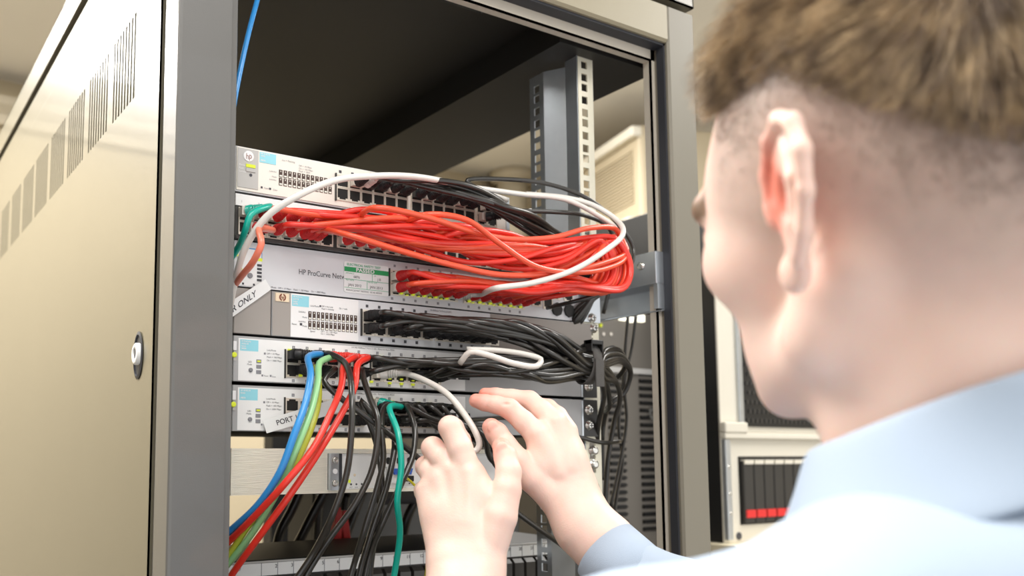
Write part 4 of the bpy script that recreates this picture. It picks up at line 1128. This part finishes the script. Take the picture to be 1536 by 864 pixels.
tb.cap(td(0,0,-55),SHL,48,42,20); tb.cap(td(0,0,-55),SHR,48,42,20)
tb.cap(SHL,ELL,40,32,15); tb.cap(ELL,WL,32,24,12); tb.cap(SHR,ELR,40,32,15); tb.cap(ELR,C3(985,905,735),32,27,12)
HIP=td(-40,0,-520); wf=(np.array([0,0,-1600.])-CP)@CR.T
def floorpt(p,up): 
    w_=cam2w(p); w_[2]=-1600+up; return (w_-CP)@CR.T
tb2=SDF(np.minimum(HIP-260,floorpt(HIP,0)-330),np.maximum(HIP+260,floorpt(HIP,0)+330),9.)
tb2.ell(HIP,(165,120,110),30,rot=[TL,TU,TF]); tb2.cap(HIP,td(0,0,-400),130,135,40)
legs=[]
for sg in (-1,1):
    hp=HIP+TL*sg*90-TU*40; ft=floorpt(HIP+TL*sg*130+TF*30,85); kn=(hp+ft)/2+TF*45
    tb2.cap(hp,kn,82,56,30); tb2.cap(kn,ft,54,38,14); tb2.cap(ft,floorpt(ft+TF*150,32),34,26,16); legs.append((hp,kn,ft))
parts=[(hW,hF)]
for s_ in (hl,hr,tb,tb2):
    V_,F_=s_.mesh(); V_=laplace(V_,F_,2,.5); parts.append((cam2w(V_),F_))
off=0; Vs=[];Fs=[];col=[]
def tintw(loc):
    F_,L_,U_=loc[:,0],loc[:,1],loc[:,2]
    # clipped hair shading the scalp: dense above, fading out towards ear and nape
    line=52-np.clip(-F_-5,0,110)*.72
    edge=np.clip((58-F_)/12,0,1)                       # the temple hairline
    m_=np.clip((U_-(line-85))/95,0,1)**1.1*edge*.95
    ear_=(np.abs(L_)>79)&(U_<36)&(U_>-45)&(F_>-42)
    m_[ear_]=0
    red=np.exp(-(((F_-1)/8)**2+((U_-6)/20)**2))*(np.abs(L_)>75)*1.3
    brow=np.clip(1.4*np.exp(-(((U_-17)/6)**2)),0,1)*(F_>66)*(np.abs(L_)>10)*(np.abs(L_)<60)
    lip=np.exp(-(((U_+62)/8)**2))*(F_>90)*(np.abs(L_)<24)
    return m_,red+lip*.8,brow
for i,(V_,F_) in enumerate(parts):
    Vs.append(V_);Fs.append(F_+off);off+=len(V_)
    if i==0: a,b,c_=tintw(hloc_v); col.append(np.stack([a,b,c_,np.ones(len(a))],1))
    else: col.append(np.tile([0,0.,0,1.],(len(V_),1)))
V_=np.concatenate(Vs);F_=np.concatenate(Fs);col=np.concatenate(col)
# warm fingertips and knuckles
def warm(px_,r):
    d=np.linalg.norm(V_-cam2w(np.array(px_)),axis=1); return np.exp(-(d/r)**2)
for f in (L_index,L_mid,L_ring,L_lit,L_thumb,R_index,R_mid,R_thumb,R_ring):
    col[:,1]+=.75*warm(f[-1][:3],13)+.35*warm(f[2][:3],9)
col[:,1]=np.clip(col[:,1],0,1)
base=cam2w(NB+np.array([0,550,0]))
m=mat('skin',(.72,.47,.36),.46,sss=.25,bump=.15,bscale=700)
nt=m.node_tree; b=nt.nodes['Principled BSDF']
at=nt.nodes.new('ShaderNodeVertexColor'); at.layer_name='tint'; sp=nt.nodes.new('ShaderNodeSeparateColor'); nt.links.new(at.outputs['Color'],sp.inputs[0])
no=nt.nodes.new('ShaderNodeTexNoise'); no.inputs['Scale'].default_value=38; no.inputs['Detail'].default_value=3
tc=nt.nodes.new('ShaderNodeTexCoord'); nt.links.new(tc.outputs['Object'],no.inputs['Vector'])
def mixc(f,a,bc,fac_node=None):
    x=nt.nodes.new('ShaderNodeMix'); x.data_type='RGBA'
    if isinstance(f,float): x.inputs[0].default_value=f
    else: nt.links.new(f,x.inputs[0])
    for i,q in ((6,a),(7,bc)):
        if isinstance(q,tuple): x.inputs[i].default_value=(*q,1)
        else: nt.links.new(q,x.inputs[i])
    return x.outputs[2]
c1=mixc(no.outputs['Fac'],(.90,.68,.58),(.86,.58,.49))
c2=mixc(sp.outputs[1],c1,(.80,.24,.17))
n2=nt.nodes.new('ShaderNodeTexNoise'); n2.inputs['Scale'].default_value=90; n2.inputs['Detail'].default_value=5; nt.links.new(tc.outputs['Object'],n2.inputs['Vector'])
mm_=nt.nodes.new('ShaderNodeMath'); mm_.operation='MULTIPLY'; mr=nt.nodes.new('ShaderNodeMapRange'); mr.inputs['From Min'].default_value=.3; mr.inputs['From Max'].default_value=.7; mr.inputs['To Min'].default_value=.65; mr.inputs['To Max'].default_value=.95
nt.links.new(n2.outputs['Fac'],mr.inputs['Value']); nt.links.new(sp.outputs[0],mm_.inputs[0]); nt.links.new(mr.outputs['Result'],mm_.inputs[1])
c3=mixc(mm_.outputs[0],c2,(.22,.18,.155))
c4=mixc(sp.outputs[2],c3,(.22,.14,.09))
nt.links.new(c4,b.inputs['Base Color'])
person=to_mesh('person',V_,F_,'skin',org=base)
tag(person,'person in a pale blue shirt seen from behind, both hands raised among the leads','person')
ca=person.data.color_attributes.new('tint','FLOAT_COLOR','POINT'); ca.data.foreach_set('color',col.astype(np.float32).ravel())

# ---------------- hair: strands rooted on the scalp
mat('hair',(.30,.205,.12),.42,noise=.6,nscale=45,spec=.4)
mat('hair_clipped',(.23,.16,.11),.55)
hm_=M['hair'].node_tree; hb_=hm_.nodes['Principled BSDF']; cr_=hm_.nodes.new('ShaderNodeValToRGB')
nz_=[n_ for n_ in hm_.nodes if n_.type=='TEX_NOISE'][0]; nz_.inputs['Scale'].default_value=70
cr_.color_ramp.elements[0].position=.36; cr_.color_ramp.elements[0].color=(.13,.085,.05,1); cr_.color_ramp.elements[1].position=.66; cr_.color_ramp.elements[1].color=(.62,.45,.26,1)
hm_.links.new(nz_.outputs['Fac'],cr_.inputs[0]); hm_.links.new(cr_.outputs[0],hb_.inputs['Base Color'])
lf=hloc_v; F0,L0,U0=lf[:,0],lf[:,1],lf[:,2]
# vertex normals in local space
a_,b_2,c_2=hloc_v[hF[:,0]],hloc_v[hF[:,1]],hloc_v[hF[:,2]]
fn=np.cross(b_2-a_,c_2-a_); vn=np.zeros_like(hloc_v)
for i in range(4): np.add.at(vn,hF[:,i],fn)
vn/=np.linalg.norm(vn,axis=1)[:,None]+1e-9
if (vn*(hloc_v-np.array([-10,0,20]))).sum(1).mean()<0: vn=-vn
line=56-np.clip(-F0-5,0,110)*.72
topm=(U0>line+np.clip((F0-40),0,60)*.5)&(F0<84)
sidem=(U0>line-52)&(U0<=line+10)&(F0<40+8*np.sin(U0*.3))&(rng.random(len(U0))<np.clip((U0-(line-48))/52,0,1)**1.6)&~((np.abs(L0)>80)&(U0<38))
def strands(cand,count,lenf,dirf,rad,seed):
    r_=np.random.default_rng(seed); ids=r_.choice(cand,count); V_=[];F_=[]
    R0=hloc_v[ids]+r_.normal(0,.6,(count,3)); N=vn[ids]
    Ln=lenf(R0,r_); Dr=dirf(R0,N,r_); lift=r_.uniform(.25,.6,(count,1))
    segs=4; P=[R0-N*.8]
    d=N*lift+Dr*(1-lift); d/=np.linalg.norm(d,axis=1)[:,None]
    cur=R0
    for k in range(1,segs+1):
        t=k/segs; dd=d*(1-t)+Dr*t*.9+N*.12; dd/=np.linalg.norm(dd,axis=1)[:,None]
        cur=cur+dd*(Ln/segs)[:,None]; P.append(cur)
    P=np.stack(P,1)                           # count,segs+1,3
    e1=np.cross(d,N+.01); e1/=np.linalg.norm(e1,axis=1)[:,None]+1e-9; e2=np.cross(d,e1)
    rings=[]
    for k in range(segs+1):
        rr=rad*(1-.8*k/segs)
        for j in range(3):
            th=2*PI*j/3; rings.append(P[:,k]+(e1*math.cos(th)+e2*math.sin(th))*rr)
    Vv=np.stack(rings,1)                      # count,(segs+1)*3,3
    base_=np.arange(count)*(segs+1)*3
    for k in range(segs):
        for j in range(3):
            j2=(j+1)%3; F_.append(np.stack([base_+k*3+j,base_+k*3+j2,base_+(k+1)*3+j2,base_+(k+1)*3+j],1))
    return Vv.reshape(-1,3),np.concatenate(F_)
def dir_top(R0,N,r_):
    sway=np.sin(R0[:,1]*.11+R0[:,0]*.05)*.5+np.sin(R0[:,0]*.13+2)*.35
    base_=np.stack([.75+.0*sway,.35*np.sign(R0[:,1])*np.clip(np.abs(R0[:,1])/50,0,1)+sway*.55,-.35*np.clip(np.abs(R0[:,1])/60,0,1)],1)
    back=np.clip((-R0[:,0]-55)/30,0,1)[:,None]
    base_=base_*(1-back)+np.array([-.2,0,-.95])*back
    base_+=r_.normal(0,.17,base_.shape); base_-=N*(base_*N).sum(1)[:,None]*.8
    return base_/np.linalg.norm(base_,axis=1)[:,None]
def len_top(R0,r_):
    ln=56-np.clip(-R0[:,0]-5,0,110)*.72
    h_=np.clip((R0[:,2]-ln)/38,0,1); return 5+26*h_*r_.uniform(.7,1.25,len(R0))
def dir_side(R0,N,r_):
    base_=np.tile([-.25,0,-.95],(len(R0),1))+r_.normal(0,.2,(len(R0),3)); base_-=N*(base_*N).sum(1)[:,None]*.9
    return base_/np.linalg.norm(base_,axis=1)[:,None]
def len_side(R0,r_):
    ln=56-np.clip(-R0[:,0]-5,0,110)*.72
    return 1.2+4.2*np.clip((R0[:,2]-(ln-50))/60,0,1)**1.5*r_.uniform(.6,1.3,len(R0))
V1,F1=strands(np.where(topm)[0],15000,len_top,dir_top,.32,5)
HM=np.stack([HF,HL,HU])
hair=to_mesh('hair',cam2w(HC+V1@HM),F1,'hair',parent=person)
V1,F1=strands(np.where(sidem)[0],9000,len_side,dir_side,.09,6)
to_mesh('clipped_hair',cam2w(HC+V1@HM),F1,'hair_clipped',parent=person)

# ---------------- shirt
mat('shirt',(.40,.485,.60),.75,bump=.25,bscale=1400)
sh=SDF(NB-np.array([330,150,330]),NB+np.array([340,560,420]),4.)
sh.ell(td(0,0,-210),(160,130,104),30,rot=[TL,TU,TF])
sh.ell(td(0,0,-400),(160,220,108),30,rot=[TL,TU,TF])
sh.cap(td(-4,0,-46),SHL+TU*2,60,58,22); sh.cap(td(-4,0,-40),SHR+TU*2,60,56,26)
sh.cap(td(0,0,-34),td(0,60,-58),60,60,20); sh.cap(td(0,0,-34),td(0,-60,-58),60,60,20)
sh.cap(td(-30,0,-130),td(-25,110,-150),92,88,30); sh.cap(NB+np.array([-55,42,-46]),NB+np.array([14,27,-60]),61,62,16); sh.cap(SHL,ELL,58,48,22); sh.cap(ELL,cpx(702,1090,635),48,38,16)
sh.cap(SHR,ELR,56,46,22)
# folds
rf=np.random.default_rng(3)
for q,dv,r_ in ((td(-60,60,-45),TL*70-TU*60,6),(td(-70,110,-60),TL*60-TU*70,5),(td(-64,20,-35),TL*50-TU*80,6),(td(-30,150,-40),TL*40-TU*80+TF*20,6)):
    sh.cap(q,q+dv,r_,r_*.6,14)
sv_,sf_=sh.mesh(); sv_=laplace(sv_,sf_,3,.5)
shirt=to_mesh('shirt',cam2w(sv_),sf_,'shirt',parent=person)
# right forearm sleeve with its cuff
slv=SDF(np.minimum(WR,ELR)-90,np.maximum(WR,ELR)+90,2.5)
ax_=(C3(1010,930,720)-WR); ax_/=np.linalg.norm(ax_)
slv.cap(WR+ax_*22,C3(1040,925,712),28,40,6); slv.cap(C3(1040,925,712),ELR,42,50,14)
for k in range(7):
    c_=WR+ax_*(34+k*13)+rf.normal(0,3,3); per=np.cross(ax_,rf.normal(0,1,3)); per/=np.linalg.norm(per)
    slv.cap(c_+per*26,c_+per*20+np.cross(ax_,per)*22,4,3,7)
cv,cf=slv.mesh(); cv=laplace(cv,cf,3,.5)
to_mesh('sleeve',cam2w(cv),cf,'shirt',parent=person)
m=MB(); nn=40
t_=np.cross(ax_,[0,1,0]); t_/=np.linalg.norm(t_); t2=np.cross(ax_,t_)
rings=[(WR+ax_*2,29.5),(WR+ax_*2,31),(WR+ax_*24,32.5),(WR+ax_*46,34),(WR+ax_*48,31),(WR+ax_*30,29),(WR+ax_*8,28.2)]
v=[];f=[]
for c_,r_ in rings:
    for k in range(nn):
        th=2*PI*k/nn; v.append(cam2w(c_+(t_*math.cos(th)+t2*math.sin(th))*r_*(1+.02*math.sin(3*th))))
nr=len(rings)
for i in range(nr):
    for k in range(nn):
        i2=(i+1)%nr; k2=(k+1)%nn; f.append((i*nn+k,i*nn+k2,i2*nn+k2,i2*nn+k))
to_mesh('cuff',np.array(v),f,'shirt',parent=person)
# collar: a stand and a folded fall round the neck
NA=hd(-24,0,-26)-NB; NA/=np.linalg.norm(NA)     # neck axis, upwards
e1=TF-NA*(TF@NA); e1/=np.linalg.norm(e1); e2=np.cross(NA,e1)
if e2@TL<0: e2=-e2
def collar_ring(h_,rf_,rb_,rl_,fall=0,spread=1.):
    out=[]
    for k in range(nn+1):
        th=(-170+340*k/nn)*PI/180+PI           # opening at the front
        c_,s_=math.cos(th),math.sin(th)
        rr=rf_ if c_>0 else rb_
        wob=1+.016*math.sin(5*th+h_*.05)+.014*math.sin(9*th+1+h_*.09)
        frontness=max(0,c_)
        out.append(NB+NA*(h_+13-c_*rr*.5-(frontness**3)*fall)+e1*c_*rr*wob+e2*s_*rl_*wob)
    return out
prof=[collar_ring(4,70,68,68),collar_ring(20,68,66,66),collar_ring(38,66,65,65),collar_ring(42,68,68,68),collar_ring(38,72,72,72),collar_ring(20,79,80,80,6),collar_ring(2,86,88,89,14),collar_ring(-12,90,94,98,26),collar_ring(-13,88,92,96,26),collar_ring(2,83,85,86,12),collar_ring(22,75,76,76,5),collar_ring(34,70,70,70)]
v=np.concatenate([np.array(r_) for r_ in prof]); f=[]; n1=nn+1
for i in range(len(prof)-1):
    for k in range(nn): f.append((i*n1+k,i*n1+k+1,(i+1)*n1+k+1,(i+1)*n1+k))
col_=to_mesh('collar',cam2w(v),f,'shirt',parent=person)
sb=col_.modifiers.new('sub','SUBSURF'); sb.levels=1; sb.render_levels=2

mat('trousers',(.05,.055,.075),.85); mat('shoe',(.03,.022,.018),.4)
tr=SDF(np.minimum(HIP-280,floorpt(HIP,0)-340),np.maximum(HIP+280,floorpt(HIP,0)+340),9.)
tr.ell(HIP,(176,130,122),30,rot=[TL,TU,TF])
for hp,kn,ft in legs: tr.cap(hp,kn,92,68,30); tr.cap(kn,ft,66,54,14)
a,b_=tr.mesh(); to_mesh('trousers',cam2w(laplace(a,b_,2)),b_,'trousers',parent=person)
for hp,kn,ft in legs:
    q=SDF(ft-240,ft+240,6.); f0=floorpt(ft,40); f1=floorpt(ft+TF*165,36); q.cap(f0-TF*25,f1,46,40,10); q.cap(f0,ft-TU*10,46,46,12)
    a,b_=q.mesh(); w_=cam2w(laplace(a,b_,2)); w_[:,2]=np.maximum(w_[:,2],-1600); to_mesh('shoe',w_,b_,'shoe',parent=person)
# ================================================================== lights, world, camera
lamp_panel(-420,450,420,1150,44,'ceiling light over the aisle left of the cabinet')
lamp_panel(-150,-1000,1200,500,14,'added fill panel on the ceiling behind the photographer')  # unseen front fill, added to light what faces the camera
lamp_panel(1700,-300,600,1200,20,'added fill panel on the ceiling over the desk to the right')  # unseen panel, added to brighten the background on the right
lamp_panel(-800,1650,900,500,30,'added wall-wash panel on the ceiling at the far end of the aisle')  # unseen wash, added so the side panel mirrors a bright wall
lamp_panel(1100,1150,600,600,34,'added fill panel on the ceiling behind the cabinet')  # unseen panel, added to lift the wall behind the rack
w=bpy.data.worlds.new('World'); scene.world=w; w.use_nodes=True
w.node_tree.nodes['Background'].inputs[0].default_value=(1,.99,.975,1); w.node_tree.nodes['Background'].inputs[1].default_value=1.25
cam=bpy.data.cameras.new('camera'); co=bpy.data.objects.new('camera',cam); COL.objects.link(co); scene.camera=co
mw=Matrix.Identity(4)
for i in range(3):
    mw[i][0]=CR[0][i]; mw[i][1]=-CR[1][i]; mw[i][2]=-CR[2][i]
p=fw(CP)
for i in range(3): mw[i][3]=p[i]
co.matrix_world=mw
cam.sensor_width=36; cam.lens=CF/1536*36; cam.shift_x=(768-CX)/1536; cam.shift_y=(CY-432)/1536
cam.clip_start=.02; cam.clip_end=30
cam.dof.use_dof=True; cam.dof.focus_distance=.83; cam.dof.aperture_fstop=5.6
vs=scene.view_settings; vs.view_transform='Standard'; vs.look='None'; vs.gamma=1; vs.exposure=.1; vs.use_curve_mapping=False
for o in list(bpy.data.objects):
    if '_o' in o: del o['_o']
